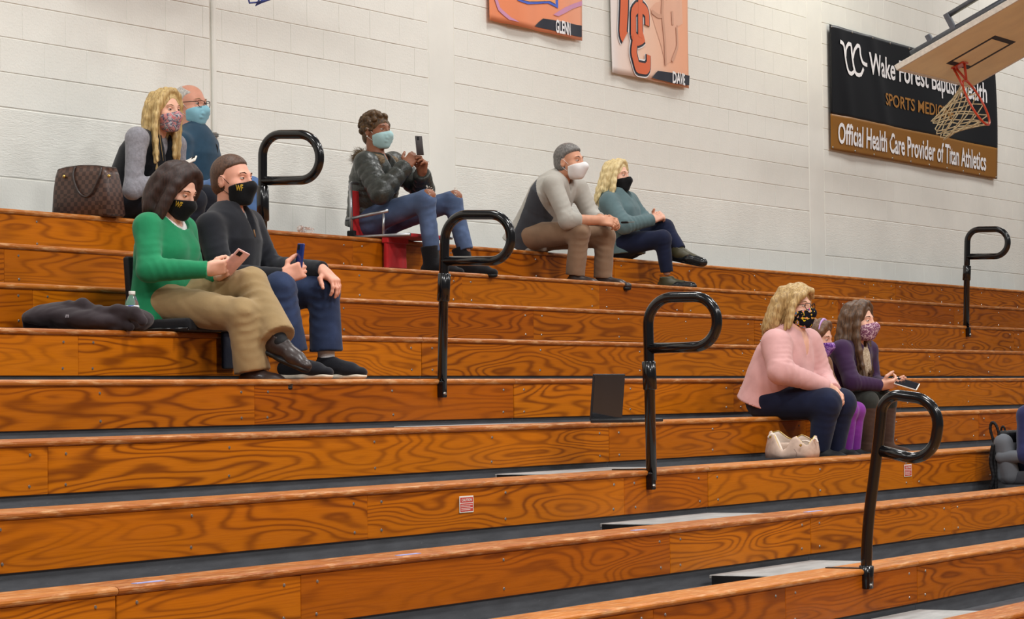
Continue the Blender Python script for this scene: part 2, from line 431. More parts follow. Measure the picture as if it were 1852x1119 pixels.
railing(2, 12.86, [(475, 585), (475, 322), (475, 243), (577, 243), (579, 325), (473, 327)], [0, 0, .14, .16, .16, 0], .0245, ((476, 400), (475, 336)),
        'black P-shaped railing behind the dark quarter-zip spectator')
railing(4, 12.765, [(799.5, 704), (803, 480), (806, 388), (924, 388), (924, 472), (802, 472)], [0, 0, .17, .2, .2, 0], .0245, ((801.5, 545), (804, 494)),
        'black P-shaped railing in front of the puffer-jacket spectator')
railing(6, 12.85, [(1178.5, 868), (1173.5, 640), (1171, 538), (1296, 536), (1297, 626), (1172, 630)], [0, 0, .17, .2, .2, 0], .026, ((1176, 705), (1173, 653)),
        'black P-shaped railing beside the open laptop')
railing(8, 12.85, [(1566, 1062), (1568, 960), (1591, 780), (1597, 711), (1703, 725), (1686, 838), (1594, 815)], [0, .2, .1, .09, .13, .13, 0], .0265, ((1566, 1064), (1567, 1022)),
        'nearest black railing with a squarish loop, at the lower right')
railing(2, 23.84, [(1747.5, 601), (1749, 460), (1750, 415), (1823, 414), (1822, 463), (1749, 464)], [0, 0, .17, .22, .22, 0], .026, ((1748, 507), (1749, 480)),
        'far small black P-shaped railing at the upper right')

# ------------------------------------------------------------------ soft bodies: shapes blended in a distance field, then meshed
EDG = [(0, 1), (2, 3), (4, 5), (6, 7), (0, 2), (1, 3), (4, 6), (5, 7), (0, 4), (1, 5), (2, 6), (3, 7)]
class SDF:
    def __init__(s): s.P = []
    def cone(s, a, b, ra, rb=None, k=.02, flat=None, e=None, capa=False, capb=False, fold=None, rib=None, op='u'):
        a, b = V(*a), V(*b); rb = ra if rb is None else rb
        s.P.append(('c', a, b, ra, rb, k, flat, None if e is None else nrm(e), capa, capb, fold, rib, op)); return s
    def chain(s, pts, rs, k=.02, **kw):
        for i in range(len(pts)-1): s.cone(pts[i], pts[i+1], rs[i], rs[i+1], k, **kw)
        return s
    def ell(s, c, rad, R=None, k=.02, op='u'):
        s.P.append(('e', V(*c), np.array(rad, float), np.eye(3) if R is None else np.array(R, float), k, op)); return s
    def box(s, c, half, R=None, rd=.01, k=.01, op='u'):
        s.P.append(('b', V(*c), np.array(half, float), np.eye(3) if R is None else np.array(R, float), rd, k, op)); return s
    def plane(s, p, n):                    # keeps the side opposite to n
        s.P.append(('p', V(*p), nrm(n))); return s
    def bench(s, Z, Y): s.P.append(('w', Z, Y)); return s      # cuts away what would sink into a bench
    def bounds(s):
        lo = np.full(3, 1e9); hi = -lo
        for p in s.P:
            if p[0] == 'c' and p[12] == 'u':
                r = max(p[3], p[4])*max(1, (p[6] or 1)) + (p[10][0] if p[10] else 0) + (p[11][0] if p[11] else 0)
                lo = np.minimum(lo, np.minimum(p[1], p[2])-r); hi = np.maximum(hi, np.maximum(p[1], p[2])+r)
            elif p[0] in 'eb' and p[-1] == 'u':
                r = np.abs(p[3].T) @ p[2]; lo = np.minimum(lo, p[1]-r); hi = np.maximum(hi, p[1]+r)
        return lo, hi
    def mesh(s, h, wr=0.0, seed=0, ws=1.0):
        lo, hi = s.bounds(); lo = lo-4*h-wr*2; hi = hi+4*h+wr*2
        n = np.ceil((hi-lo)/h).astype(int)+1
        g = np.full(n, .08, np.float32)
        ax = [(lo[i]+h*np.arange(n[i])).astype(np.float32) for i in range(3)]
        for p in s.P:
            if p[0] == 'p': 
                g = np.maximum(g, ((ax[0]-p[1][0])*p[2][0])[:, None, None] + ((ax[1]-p[1][1])*p[2][1])[None, :, None] + ((ax[2]-p[1][2])*p[2][2])[None, None, :]).astype(np.float32); continue
            if p[0] == 'w':
                zc = (p[1]-ax[2])[None, None, :]; yc = (ax[1]-p[2])[None, :, None]
                g = np.maximum(g, np.minimum(zc, yc)).astype(np.float32); continue
            if p[0] == 'c':
                r = max(p[3], p[4])*max(1, (p[6] or 1)) + .03; l, u = np.minimum(p[1], p[2])-r, np.maximum(p[1], p[2])+r; k = p[5]; op = p[12]
            else:
                r = np.abs(p[3].T) @ p[2] + .03; l, u = p[1]-r, p[1]+r; k = p[-2]; op = p[-1]
            l = l-k; u = u+k
            i0 = np.maximum(((l-lo)/h).astype(int), 0); i1 = np.minimum(((u-lo)/h).astype(int)+2, n)
            if (i1 <= i0).any(): continue
            sl = tuple(slice(a, b) for a, b in zip(i0, i1))
            X, Y, Z = ax[0][sl[0]][:, None, None], ax[1][sl[1]][None, :, None], ax[2][sl[2]][None, None, :]
            if p[0] == 'c':
                _, a, b, ra, rb, k, flat, e, capa, capb, fold, rib, op = p
                ab = b-a; L = max(np.linalg.norm(ab), 1e-5); d = ab/L
                qx, qy, qz = X-a[0], Y-a[1], Z-a[2]
                t = (qx*d[0]+qy*d[1]+qz*d[2]); tc = np.clip(t, 0, L)
                wx, wy, wz = qx-d[0]*tc, qy-d[1]*tc, qz-d[2]*tc
                if flat:
                    c = (wx*e[0]+wy*e[1]+wz*e[2])*(1/flat-1); wx = wx+c*e[0]; wy = wy+c*e[1]; wz = wz+c*e[2]
                ts = tc/L; rr = ra+(rb-ra)*ts
                if fold:
                    am, nf, ph = fold[:3]; wt_ = fold[3] if len(fold) > 3 else 'm'
                    wt_ = {'a': .10+.9*(1-ts)**2.5, 'b': .10+.9*ts**2.5, 'm': .2+.4*np.abs(2*ts-1)**1.5}[wt_]
                    rr = rr + am*(.45-np.abs(np.sin(3.1416*nf*1.9*ts+ph+1.5*np.sin(30*(wx+.6*wz)+ph)+1.2*np.sin(24*(wy-.5*wz)+2*ph))))*wt_*(.55+.45*np.sin(17*(wx-wy)+5*wz+ph))*1.7
                if rib: rr = rr + rib[0]*(np.abs(np.sin(3.1416*rib[1]*ts+rib[2]))**.6-.6)
                v = np.sqrt(wx*wx+wy*wy+wz*wz)-rr
                if flat: v = v*min(1, flat)
                if capa: v = np.maximum(v, -t)
                if capb: v = np.maximum(v, t-L)
            else:
                R = p[3]; qx, qy, qz = X-p[1][0], Y-p[1][1], Z-p[1][2]
                lx = qx*R[0, 0]+qy*R[0, 1]+qz*R[0, 2]; ly = qx*R[1, 0]+qy*R[1, 1]+qz*R[1, 2]; lz = qx*R[2, 0]+qy*R[2, 1]+qz*R[2, 2]
                if p[0] == 'e':
                    r = p[2]; k0 = np.sqrt((lx/r[0])**2+(ly/r[1])**2+(lz/r[2])**2)
                    k1 = np.sqrt((lx/r[0]**2)**2+(ly/r[1]**2)**2+(lz/r[2]**2)**2)+1e-6; v = k0*(k0-1)/k1
                else:
                    rd = p[4]; qx = np.abs(lx)-p[2][0]+rd; qy = np.abs(ly)-p[2][1]+rd; qz = np.abs(lz)-p[2][2]+rd
                    v = np.sqrt(np.maximum(qx, 0)**2+np.maximum(qy, 0)**2+np.maximum(qz, 0)**2)+np.minimum(np.maximum(qx, np.maximum(qy, qz)), 0)-rd
            cur = g[sl]
            if op == 'u':
                hh = np.maximum(k-np.abs(cur-v), 0)/max(k, 1e-6); g[sl] = np.minimum(cur, v)-hh*hh*k*.25
            else:
                v = -v; hh = np.maximum(k-np.abs(cur-v), 0)/max(k, 1e-6); g[sl] = np.maximum(cur, v)+hh*hh*k*.25
        if wr:
            rs = np.random.RandomState(seed); idx = np.nonzero(np.abs(g) < .035)
            x, y, z = ax[0][idx[0]], ax[1][idx[1]], ax[2][idx[2]]; acc = np.zeros(len(x), np.float32)
            for q in range(5):
                k1 = rs.randn(3); k1 *= (16+14*q)*ws/np.linalg.norm(k1); k2 = rs.randn(3)*11*ws; 
                acc += (.62-np.abs(np.sin(.5*(x*k1[0]+y*k1[1]+z*k1[2])+1.3*np.sin(x*k2[0]+y*k2[1]+z*k2[2]+q)+q*2)))*(1.5/(1+.5*q))
            g[idx] += (acc*wr*.42).astype(np.float32)
        return nets(g, lo, h)
def nets(g, lo, h):
    n = np.array(g.shape); s = g < 0
    cnt = np.zeros(n-1, np.int8)
    for c in range(8):
        i, j, k = c & 1, (c >> 1) & 1, c >> 2; cnt += s[i:n[0]-1+i, j:n[1]-1+j, k:n[2]-1+k]
    act = (cnt > 0) & (cnt < 8); I = np.array(np.nonzero(act)); N = I.shape[1]
    vid = np.full(n-1, -1, np.int32); vid[tuple(I)] = np.arange(N)
    D = np.stack([g[I[0]+(c & 1), I[1]+((c >> 1) & 1), I[2]+(c >> 2)] for c in range(8)], 1)
    off = np.array([(c & 1, (c >> 1) & 1, c >> 2) for c in range(8)], np.float32)
    acc = np.zeros((N, 3), np.float32); m = np.zeros(N, np.float32)
    for a, b in EDG:
        x = (D[:, a] < 0) != (D[:, b] < 0); t = np.where(x, D[:, a]/(D[:, a]-D[:, b]+1e-12), 0)
        acc += np.where(x[:, None], off[a]+(off[b]-off[a])*t[:, None], 0); m += x
    v = lo+h*(I.T+acc/m[:, None])
    Q = []
    for axd in range(3):
        u, w_ = (axd+1) % 3, (axd+2) % 3
        sl0 = [slice(1, -1)]*3; sl0[axd] = slice(0, -1); sl1 = [slice(1, -1)]*3; sl1[axd] = slice(1, None)
        a, b = s[tuple(sl0)], s[tuple(sl1)]
        E = np.array(np.nonzero(a != b)); sg = a[tuple(E)]
        for q in range(3):
            if q != axd: E[q] += 1
        def cell(du, dw):
            C = E.copy(); C[u] -= du; C[w_] -= dw; return vid[tuple(C)]
        q4 = np.stack([cell(1, 1), cell(0, 1), cell(0, 0), cell(1, 0)], 1)
        q4[~sg] = q4[~sg][:, ::-1]; Q.append(q4)
    q = np.concatenate(Q); q = q[(q >= 0).all(1)]
    return v, q
def soft(name, sdf, h, mats, parent=None, origin=None, wr=0.0, seed=0, ws=1.0, matfn=None):
    v, q = sdf.mesh(h, wr, seed, ws); mi = None
    if matfn is not None: mi = matfn(v[q].mean(1))
    return mesh_np(name, v, q, mats, parent, origin, True, mi)

# ------------------------------------------------------------------ people
def skin(name, c):
    t = NT(name); f = t.noise(t.coord(), 22, 3); t.set(t.ramp(f, [(.3, shade(c, .9)), (.7, shade(c, 1.07))]), .5, spec=.4)
    t.b.inputs['Subsurface Weight'].default_value = .08; t.b.inputs['Subsurface Radius'].default_value = (.012, .005, .003); return t.m
M['skin_fair'] = skin('skin_fair', srgb(224, 172, 148)); M['skin_pink'] = skin('skin_pink', srgb(222, 160, 136)); M['skin_tan'] = skin('skin_tan', srgb(205, 148, 118))
M['skin_brown'] = skin('skin_brown', srgb(150, 98, 72))
M['eye_white'] = NT('eye_white').set(srgb(196, 186, 178), .3); M['iris'] = NT('iris').set(srgb(48, 34, 28), .2)
M['brow_dark'] = plain('brow_dark', srgb(70, 48, 36), .8); M['brow_light'] = plain('brow_light', srgb(150, 118, 84), .8)
M['lens'] = NT('spectacle_lens').set((1, 1, 1, 1), .03, trans=1.0)
XH = V(1, 0, 0); ZH = V(0, 0, 1)
def rotm(v, axis, a): return np.array(Matrix.Rotation(a, 3, Vector(axis)) @ Vector(v))

class Head:
    def __init__(s, c, yaw=0, pitch=0, tilt=0, size=1.0):
        f = V(0, -1, 0); l = V(1, 0, 0); u = V(0, 0, 1)
        y = math.radians(yaw)                          # positive: turned towards -x (the aisle side nearer the camera)
        f, l = rotm(f, u, -y), rotm(l, u, -y)
        p = math.radians(pitch); f, u = rotm(f, l, p), rotm(u, l, p)      # positive: looking down
        t = math.radians(tilt); l, u = rotm(l, f, t), rotm(u, f, t)
        s.c, s.f, s.l, s.u, s.z = c, f, l, u, size
        s.R = np.array([f, l, u])
    def p(s, f, l, u): return s.c + (s.f*f + s.l*l + s.u*u)*s.z
    def skull(s, S, k=.018, g=0.0, nose=True, ears=True):
        z = s.z
        S.ell(s.p(-.012, 0, .040), V(.094+g, .074+g, .080+g)*z, s.R, k)
        S.ell(s.p(.020, 0, -.010), V(.074+g, .066+g, .088+g)*z, s.R, k)
        S.ell(s.p(.030, 0, -.062), V(.056+g, .053+g, .050+g)*z, s.R, k)
        S.ell(s.p(.066, 0, -.096), V(.022+g, .026+g, .018+g)*z, s.R, k)
        for q in (-1, 1): S.ell(s.p(.050, q*.044, -.022), V(.030+g, .024+g, .024+g)*z, s.R, k)
        S.ell(s.p(.076, 0, .030), V(.018+g, .050+g, .013+g)*z, s.R, .014)
        if nose:
            S.cone(s.p(.090, 0, .016), s.p(.112, 0, -.026), .0085*z+g, .0125*z+g, .012)
            for q in (-1, 1): S.ell(s.p(.098, q*.013, -.031), V(.012, .009, .008)*z, s.R, .008)
            for q in (-1, 1): S.ell(s.p(.099, q*.032, .010), V(.015, .016, .010)*z, s.R, .010, 's')
        if ears:
            for q in (-1, 1):
                S.ell(s.p(-.012, q*.076, -.004), V(.018, .010, .032)*z, s.R, .008)
                S.ell(s.p(-.007, q*.086, .0), V(.009, .006, .018)*z, s.R, .006, 's')
        return S
    def eyes(s, root, brow, look=(0, 0), skinm=None, lid=.20):
        z = s.z
        for q in (-1, 1):
            c = s.p(.0755, q*.032, .011); d = nrm(s.f+s.l*look[0]+s.u*look[1])
            bm = bmesh.new(); bmesh.ops.create_uvsphere(bm, u_segments=18, v_segments=16, radius=.0125*z)
            Q = Vector((0, 0, 1)).rotation_difference(Vector(d)).to_matrix().to_4x4()
            bmesh.ops.transform(bm, matrix=Q, verts=bm.verts)
            for fc in bm.faces:
                m_ = np.array(fc.calc_center_median().normalized()); fc.smooth = True
                fc.material_index = 2 if (m_@s.u > lid or m_@s.u < -.42) else (1 if m_@d > .80 else 0)
            for vt in bm.verts:
                m_ = np.array(vt.co.normalized())
                if m_@s.u > lid-.02 or m_@s.u < -.40: vt.co *= 1.09
            bm_obj('eye', bm, [M['eye_white'], M['iris'], skinm], root, c)
            tube('eyebrow', [s.p(.092, q*.014, .030), s.p(.091, q*.032, .037), s.p(.078, q*.052, .033)], [.0022*z, .0030*z, .0014*z], brow, root, 6)
    def mask(s, root, mat, kind='cloth', loop=None, logo=None, label=None):
        S = SDF(); z = s.z; g = .007
        S.ell(s.p(.018, 0, -.012), V(.078, .070, .09)*z, s.R, .02); S.ell(s.p(.032, 0, -.062), V(.060+g, .055+g, .050+g)*z, s.R, .03)
        S.ell(s.p(.064, 0, -.094), V(.027, .030, .023)*z, s.R, .03)
        for q in (-1, 1): S.ell(s.p(.048, q*.043, -.026), V(.038, .033, .036)*z, s.R, .02)
        pk = .114 if kind != 'cup' else .122
        S.cone(s.p(.093, 0, .010), s.p(pk, 0, -.030), .008*z, .017*z, .035)
        S.cone(s.p(pk, 0, -.034), s.p(.088, 0, -.088), .020*z, .020*z, .035)
        if kind == 'cup': S.ell(s.p(.066, 0, -.045), V(.054, .050, .050)*z, s.R, .03)
        if kind == 'pleat':
            S.ell(s.p(.070, 0, -.045), V(.048, .058, .050)*z, s.R, .02)
            for q in range(3): S.cone(s.p(.116-.01*abs(q-1), -.03, -.03-.02*q), s.p(.116-.01*abs(q-1), .03, -.03-.02*q), .006*z, .006*z, .012)
        S.plane(s.p(.105, 0, -.006), nrm(s.u*.95-s.f*.31))
        S.plane(s.p(.024, 0, -.05), nrm(-s.f+s.u*.15)); S.plane(s.p(.03, 0, -.118), -s.u)
        o = soft('face_mask', S, .0035, mat, root)
        if label: o['label'] = label
        lm = loop or mat
        for q in (-1, 1):
            tube('ear_loop', [s.p(.028, q*.067, -.018), s.p(-.004, q*.080, .018), s.p(-.018, q*.086, .022)], .0016, lm, o, 5)
            tube('ear_loop', [s.p(.028, q*.060, -.070), s.p(-.010, q*.074, -.040), s.p(-.022, q*.084, -.012)], .0016, lm, o, 5)
        return o
    def glasses(s, root, mat):
        z = s.z; o = None
        fr = []
        for q in (-1, 1):
            ring = [s.p(.1115-.012*((abs(a_)-.004)/.055)**2, q*a_, b_) for a_, b_ in ((.010, .020), (.030, .024), (.054, .021), (.056, .002), (.046, -.012), (.024, -.014), (.011, -.004), (.010, .020))]
            fr.append((ring, .0021))
            fr.append(([s.p(.100, q*.057, .017), s.p(.06, q*.074, .016), s.p(-.012, q*.082, .014), s.p(-.03, q*.081, .0)], .0021))
        fr.append(([s.p(.112, -.010, .012), s.p(.115, 0, .014), s.p(.112, .010, .012)], .0021))
        o = tubes('eyeglasses', fr, mat, root, 6)
        return o
def locks(S, H, specs, k=.008):
    for pts, r in specs:
        P = [H.p(*p) for p in pts]; m = len(P)
        rs = r if isinstance(r, (list, tuple)) else [r*(1-.45*i/(m-1)) for i in range(m)]
        S.chain(P, rs, k)
def spline(pts, n):
    pts = [np.asarray(p, float) for p in pts]; m = len(pts); out = []
    for i in range(n):
        t = i/(n-1)*(m-1); j = min(int(t), m-2); u = t-j
        p0, p1, p2, p3 = pts[max(j-1, 0)], pts[j], pts[j+1], pts[min(j+2, m-1)]
        out.append(.5*((2*p1)+(-p0+p2)*u+(2*p0-5*p1+4*p2-p3)*u*u+(-p0+3*p1-3*p2+p3)*u**3))
    return out
def facecut(S, H, f0=.034, top=.070, lean=.30):
    """clears the hair from the face"""
    fa = nrm(H.f+H.u*lean); ua = nrm(H.u-H.f*lean)
    R = np.array([fa, H.l, ua])
    S.box(H.p(f0+.10, 0, top-.10), V(.10, .13, .10)*H.z, R, .035*H.z, .030, 's')
def strands(name, H, guides, n, mat, parent, r=.0022, spread=.012, seed=1, seg=9):
    """loose strands that lie over the hair mass"""
    rs = np.random.RandomState(seed); v = []; f = []
    for q in range(n):
        g = guides[rs.randint(len(guides))]; o = rs.randn(3)*spread; o2 = o+rs.randn(3)*spread*.8
        c = spline([np.array(p) for p in g], seg)
        P = [H.p(*(p+lerp(o*.4, o2, i/(seg-1)))) for i, p in enumerate(c)]
        a, b = tube_vf(P, [r*(.6+.6*math.sin(3.1*(i+.6)/seg)) for i in range(seg)], 4); off = len(v); v += a; f += [tuple(i+off for i in t) for t in b]
    return mesh_pd(name, v, f, mat, parent, smooth=True)

def hand(S, wrist, d, n, right=True, curl=(25, 35, 25), size=1.0, spread=.0, thumb=(.55, .75, .35), tb=.6, k=.006):
    d = nrm(d); n = nrm(n-d*np.dot(n, d)); w_ = np.cross(d, n)*(1 if right else -1); z = size
    R = np.array([d, w_, n])
    S.cone(wrist-d*.008*z, wrist+d*.02*z, .025*z, .026*z, .02, flat=.8, e=n)
    S.box(wrist+d*.050*z, V(.046, .040, .0145)*z, R, .013*z, .018)
    S.ell(wrist+d*.030*z+w_*.022*z+n*.008*z, V(.030, .018, .016)*z, R, .014)
    for q, (o, L) in enumerate(((.030, .072), (.0105, .080), (-.0095, .074), (-.029, .058))):
        b = wrist+d*(.088-.004*abs(q-1))*z+w_*o*z; dd = nrm(d+w_*(spread*(1.5-q))); r = .0094-.0006*(q == 3)
        cu = [curl[j][q] if isinstance(curl[j], (list, tuple)) else curl[j] for j in range(3)]
        pts = [b-dd*.02*z, b]; a = 0; rr = [r*z, r*z]
        for j, fr in enumerate((.45, .31, .24)):
            a += math.radians(cu[j]); b = b+(dd*math.cos(a)+n*math.sin(a))*L*fr*z; pts.append(b); rr.append((r-.0007*(j+1))*z)
        S.chain(pts, rr, k)
    b = wrist+d*.022*z+w_*.030*z+n*.006*z; t1 = nrm(d*thumb[0]+w_*thumb[1]+n*thumb[2]); t2 = nrm(t1*(1-tb)+d*tb+n*.25*tb)
    S.chain([b-w_*.012*z, b+t1*.040*z, b+t1*.040*z+t2*.032*z, b+t1*.040*z+t2*.055*z], [.014*z, .0118*z, .0105*z, .008*z], k)
    return S

def shoe(root, ankle, toe, ground, mat, sole, name='shoe', size=1.0, shaft=0.0, shr=.052, wide=1.0, thick=.024, knee=None, label=None):
    """a shoe from heel to toe with its own sole; shaft > 0 makes a boot"""
    d = toe-ankle
    if ground is not None: d = V(d[0], d[1], 0)
    d = nrm(d); up = nrm(ZH - d*np.dot(ZH, d)); sd = np.cross(up, d); z = size
    R = np.array([d, sd, up])
    base = ankle - up*.085*z if ground is None else V(ankle[0], ankle[1], ground)
    heel = base - d*.035*z
    S = SDF()
    S.chain([heel+up*.050*z, heel+d*.07*z+up*.055*z], [.036*z, .038*z], .02)
    S.cone(heel+d*.06*z+up*.058*z, heel+d*.16*z+up*.040*z, .040*z, .036*z, .025)
    S.cone(heel+d*.15*z+up*.036*z, heel+d*.212*z+up*.030*z, .037*z*wide, .030*z, .02, flat=.8, e=up)
    S.cone(heel+d*.030*z+up*.05*z, heel+d*.036*z+up*(.098+shaft*.0)*z, .038*z, .041*z, .02, capb=True)
    if shaft:
        dirn = nrm(knee-ankle) if knee is not None else up
        S.cone(heel+d*.036*z+up*.06*z, heel+d*.036*z+up*.06*z+dirn*shaft, .045*z, shr, .02, capb=True, fold=(.002, 5, 1))
    S.plane(base+up*.012*z, -up)
    o = soft(name, S, .005, mat, root, wr=.0008)
    if label: o['label'] = label
    T = SDF()
    T.cone(heel+up*.012*z, heel+d*.10*z+up*.012*z, .037*z, .034*z, .01, flat=.45, e=up)
    T.cone(heel+d*.10*z+up*.012*z, heel+d*.205*z+up*.014*z, .036*z*wide, .034*z, .01, flat=.45, e=up)
    T.P = [p for p in T.P]; T.plane(base+up*thick*z, up); T.plane(base, -up)
    soft('sole', T, .005, sole, o)
    return o

class Person:
    def __init__(s, row, X0, J, label, skinmat, headrot=(0, 0, 0), hsize=1.0, hipw=.088):
        s.W = {k: at(v[0], v[1], X=X0+v[2]) for k, v in J.items()}; W = s.W; s.row = row
        for sd, q in (('R', -1), ('L', 1)): W['p'+sd] = W['hip']+V(q*hipw, 0, -.015)
        s.Z, s.D = Zn(row), Dn(row); s.gz = Zn(row+1)-.055
        s.root = empty('person', (X0, W['hip'][1], s.Z), label, 'person'); s.sk = skinmat
        s.H = Head(W['head'], *headrot, hsize); s.lat = nrm(W['sL']-W['sR']); s.sp = nrm(W['neck']-W['hip'])
        s.lat = nrm(s.lat-s.sp*np.dot(s.lat, s.sp)); s.fw = nrm(np.cross(s.lat, s.sp))
        if s.fw[1] > 0: s.fw = -s.fw
        s.B = SDF()
    def body(s, hands=True, forearm=.03, core=1.0, legskin=False):
        """one continuous body: head, neck, trunk, limbs and hands"""
        W, B, H = s.W, s.B, s.H
        H.skull(B); z = H.z
        B.cone(H.p(-.022, 0, -.040), lerp(W['neck'], W['hip'], .06), .053*z, .060*z*min(core, 1.1), .03)
        s.torso(B, .125*core, .12*core, .142*core, .09*core, flat=.74, lo=-.03, k=.04, sh=.72*min(core, 1))
        for q in 'RL':
            B.chain([lerp(W['neck'], W['hip'], .12), W['s'+q], W['e'+q], lerp(W['e'+q], W['w'+q], .97)], [.05*z, .036*z*min(core, 1), .033*z*min(core, 1), .0265 if z > .9 else .018], .02)
            B.chain([W['hip'], W['p'+q], W['k'+q], W['a'+q]], [.07*core, .06*core, .045*min(core, 1)*z, .032*min(core, 1)*z], .03)
        return B
    def finish(s, h=.0052):
        s.B.bench(s.Z+.01, s.D)
        o = soft('body', s.B, h, s.sk, s.root, origin=s.root.location)
        return o
    def torso(s, S, hip=.17, waist=.15, chest=.17, top=.115, flat=.70, lo=0.0, k=.05, g=0.0, belly=0.0, bust=0.0, wf=(0, 3, 0), sh=1.0):
        W = s.W; a = W['hip']-s.sp*lo; b = lerp(W['hip'], W['neck'], .38); c = lerp(W['hip'], W['neck'], .70); d = lerp(W['hip'], W['neck'], .86)
        S.cone(a, b, hip+g, waist+g, k, flat=flat, e=s.fw, capa=True, fold=wf if wf[0] else None)
        S.cone(b, c, waist+g, chest+g, k, flat=flat, e=s.fw, fold=wf if wf[0] else None)
        S.cone(c, d, chest+g-.012, top*.80+g, k, flat=flat*.95, e=s.fw)
        for q in 'RL': S.cone(W['neck']-s.sp*.045, W['s'+q], (.052+g)*sh, (.058+g)*sh, k)
        if belly: S.ell(lerp(W['hip'], W['neck'], .30)+s.fw*.06, V(belly, hip*.92, .15), np.array([s.fw, s.lat, s.sp]), .06)
        if bust:
            for q in (-1, 1): S.ell(lerp(W['hip'], W['neck'], .66)+s.fw*.075+s.lat*q*.07, V(bust, bust*.95, bust), np.array([s.fw, s.lat, s.sp]), .05)
        return S
    def sleeves(s, S, r=(.062, .050, .036), g=0.0, k=.03, fold=.004, upto=1.0, sides='RL', rib=None):
        W = s.W
        for q in sides:
            S.cone(W['s'+q], W['e'+q], r[0]+g, r[1]+g, k, fold=(fold, 3.2, ord(q), 'b') if not rib else None, rib=(rib, 5, .4) if rib else None)
            S.cone(W['e'+q], lerp(W['e'+q], W['w'+q], upto), r[1]+g, r[2]+g, k, capb=True, fold=(fold, 3.6, ord(q)+1, 'a') if not rib else None, rib=(rib, 4, .2) if rib else None)
        return S
    def collar(s, S, r=.070, h=.035, k=.015):
        W = s.W; d = nrm(s.H.p(-.03, 0, -.06)-W['neck'])
        S.cone(W['neck']-d*.03, W['neck']+d*h, r*1.12, r, k, capb=True); return S
    def neckhole(s, S, r=.058, v=.0, vf=.20):
        W = s.W; d = nrm(s.H.p(-.03, 0, -.06)-W['neck'])
        S.cone(W['neck']+d*.02+s.fw*.02, W['neck']+d*.10, r, r*1.3, .012, op='s')
        if v: S.cone(W['neck']+s.fw*vf+d*.02, W['neck']-s.sp*v+s.fw*vf, .050, .018, .006, flat=4.0, e=s.fw, op='s')
        return S
    def trousers(s, S, hip=.125, thigh=(.092, .066), shin=(.064, .058), k=.045, fold=.004, hem=1.0, hipflat=.85, sides='RL'):
        W = s.W
        S.cone(W['pR']+V(.03, -.025, .0), W['pL']+V(-.03, -.025, .0), hip*.93, hip*.93, k, flat=hipflat, e=ZH)
        S.cone(W['hip'], lerp(W['hip'], W['neck'], .22), hip*.92, hip*.85, k, flat=.85, e=s.fw)
        for q in sides:
            S.cone(lerp(W['p'+q], W['k'+q], .16), W['k'+q], thigh[0], thigh[1], k, fold=(fold, 2.6, ord(q)*1.3, 'm'))
            S.cone(W['k'+q], lerp(W['k'+q], W['a'+q], hem), shin[0], shin[1], .03, capb=True, fold=(fold*1.1, 3.4, ord(q)*.7, 'a'))
        S.bench(s.Z+.002, s.D-.004)
        return S
    def garment(s, name, S, mat, h=.0075, wr=.003, seed=0, ws=1.0, matfn=None, label=None):
        if name in ('sweater', 'pullover', 'cardigan', 'hoodie', 'jacket', 'vest', 'puffer_jacket', 'top', 'shirt', 't_shirt', 'lace_top'): S.plane(V(0, 0, s.Z+.004), -ZH)
        o = soft(name, S, h, mat, s.root, wr=wr, seed=seed, ws=ws, matfn=matfn)
        if label: o['label'] = label
        return o
CL = {}
def C(name, rgb, **k):
    CL[name] = cloth(name, srgb(*rgb), **k); return CL[name]
def denim(name, rgb, fade=.35):
    t = NT(name); c = srgb(*rgb); f = t.noise(t.coord(), 6, 3, .55); g = t.noise(t.coord((1, 1, 1)), 420, 2); w2 = t.noise(t.coord((18, 6, 18)), 3, 3)
    col = t.ramp(f, [(.25, shade(c, .72)), (.55, c), (.8, shade(c, 1+fade*1.4))])
    t.set(t.mix(col, t.mix(col, (.75, .78, .85, 1), 1.0, 'MULTIPLY'), w2), .9, sheen=.1, spec=.2); t.bump(g, .25, .003); return t.m
def hair_short(P, mat, g=.010, back=-.058, face=(.030, .088, .5), name='hair', extra=None, wr=.0015, h=.0045, top=0.0):
    H = P.H; z = H.z; S = SDF()
    S.ell(H.p(-.012, 0, .040), V(.094+g, .074+g, .080+g+top)*z, H.R, .02); S.ell(H.p(-.028, 0, -.012), V(.072+g, .066+g*.8, .07)*z, H.R, .02)
    if extra: extra(S, H)
    facecut(S, H, *face)
    for q in (-1, 1):
        S.ell(H.p(-.008, q*.088, -.012), V(.020, .026, .036)*z, H.R, .006, 's'); S.ell(H.p(.055, q*.08, -.05), V(.062, .03, .06)*z, H.R, .008, 's')
    S.plane(H.p(-.06, 0, back), nrm(-H.u+H.f*.25))
    return soft(name, S, h, mat, P.root, wr=wr, seed=3, ws=2.6)
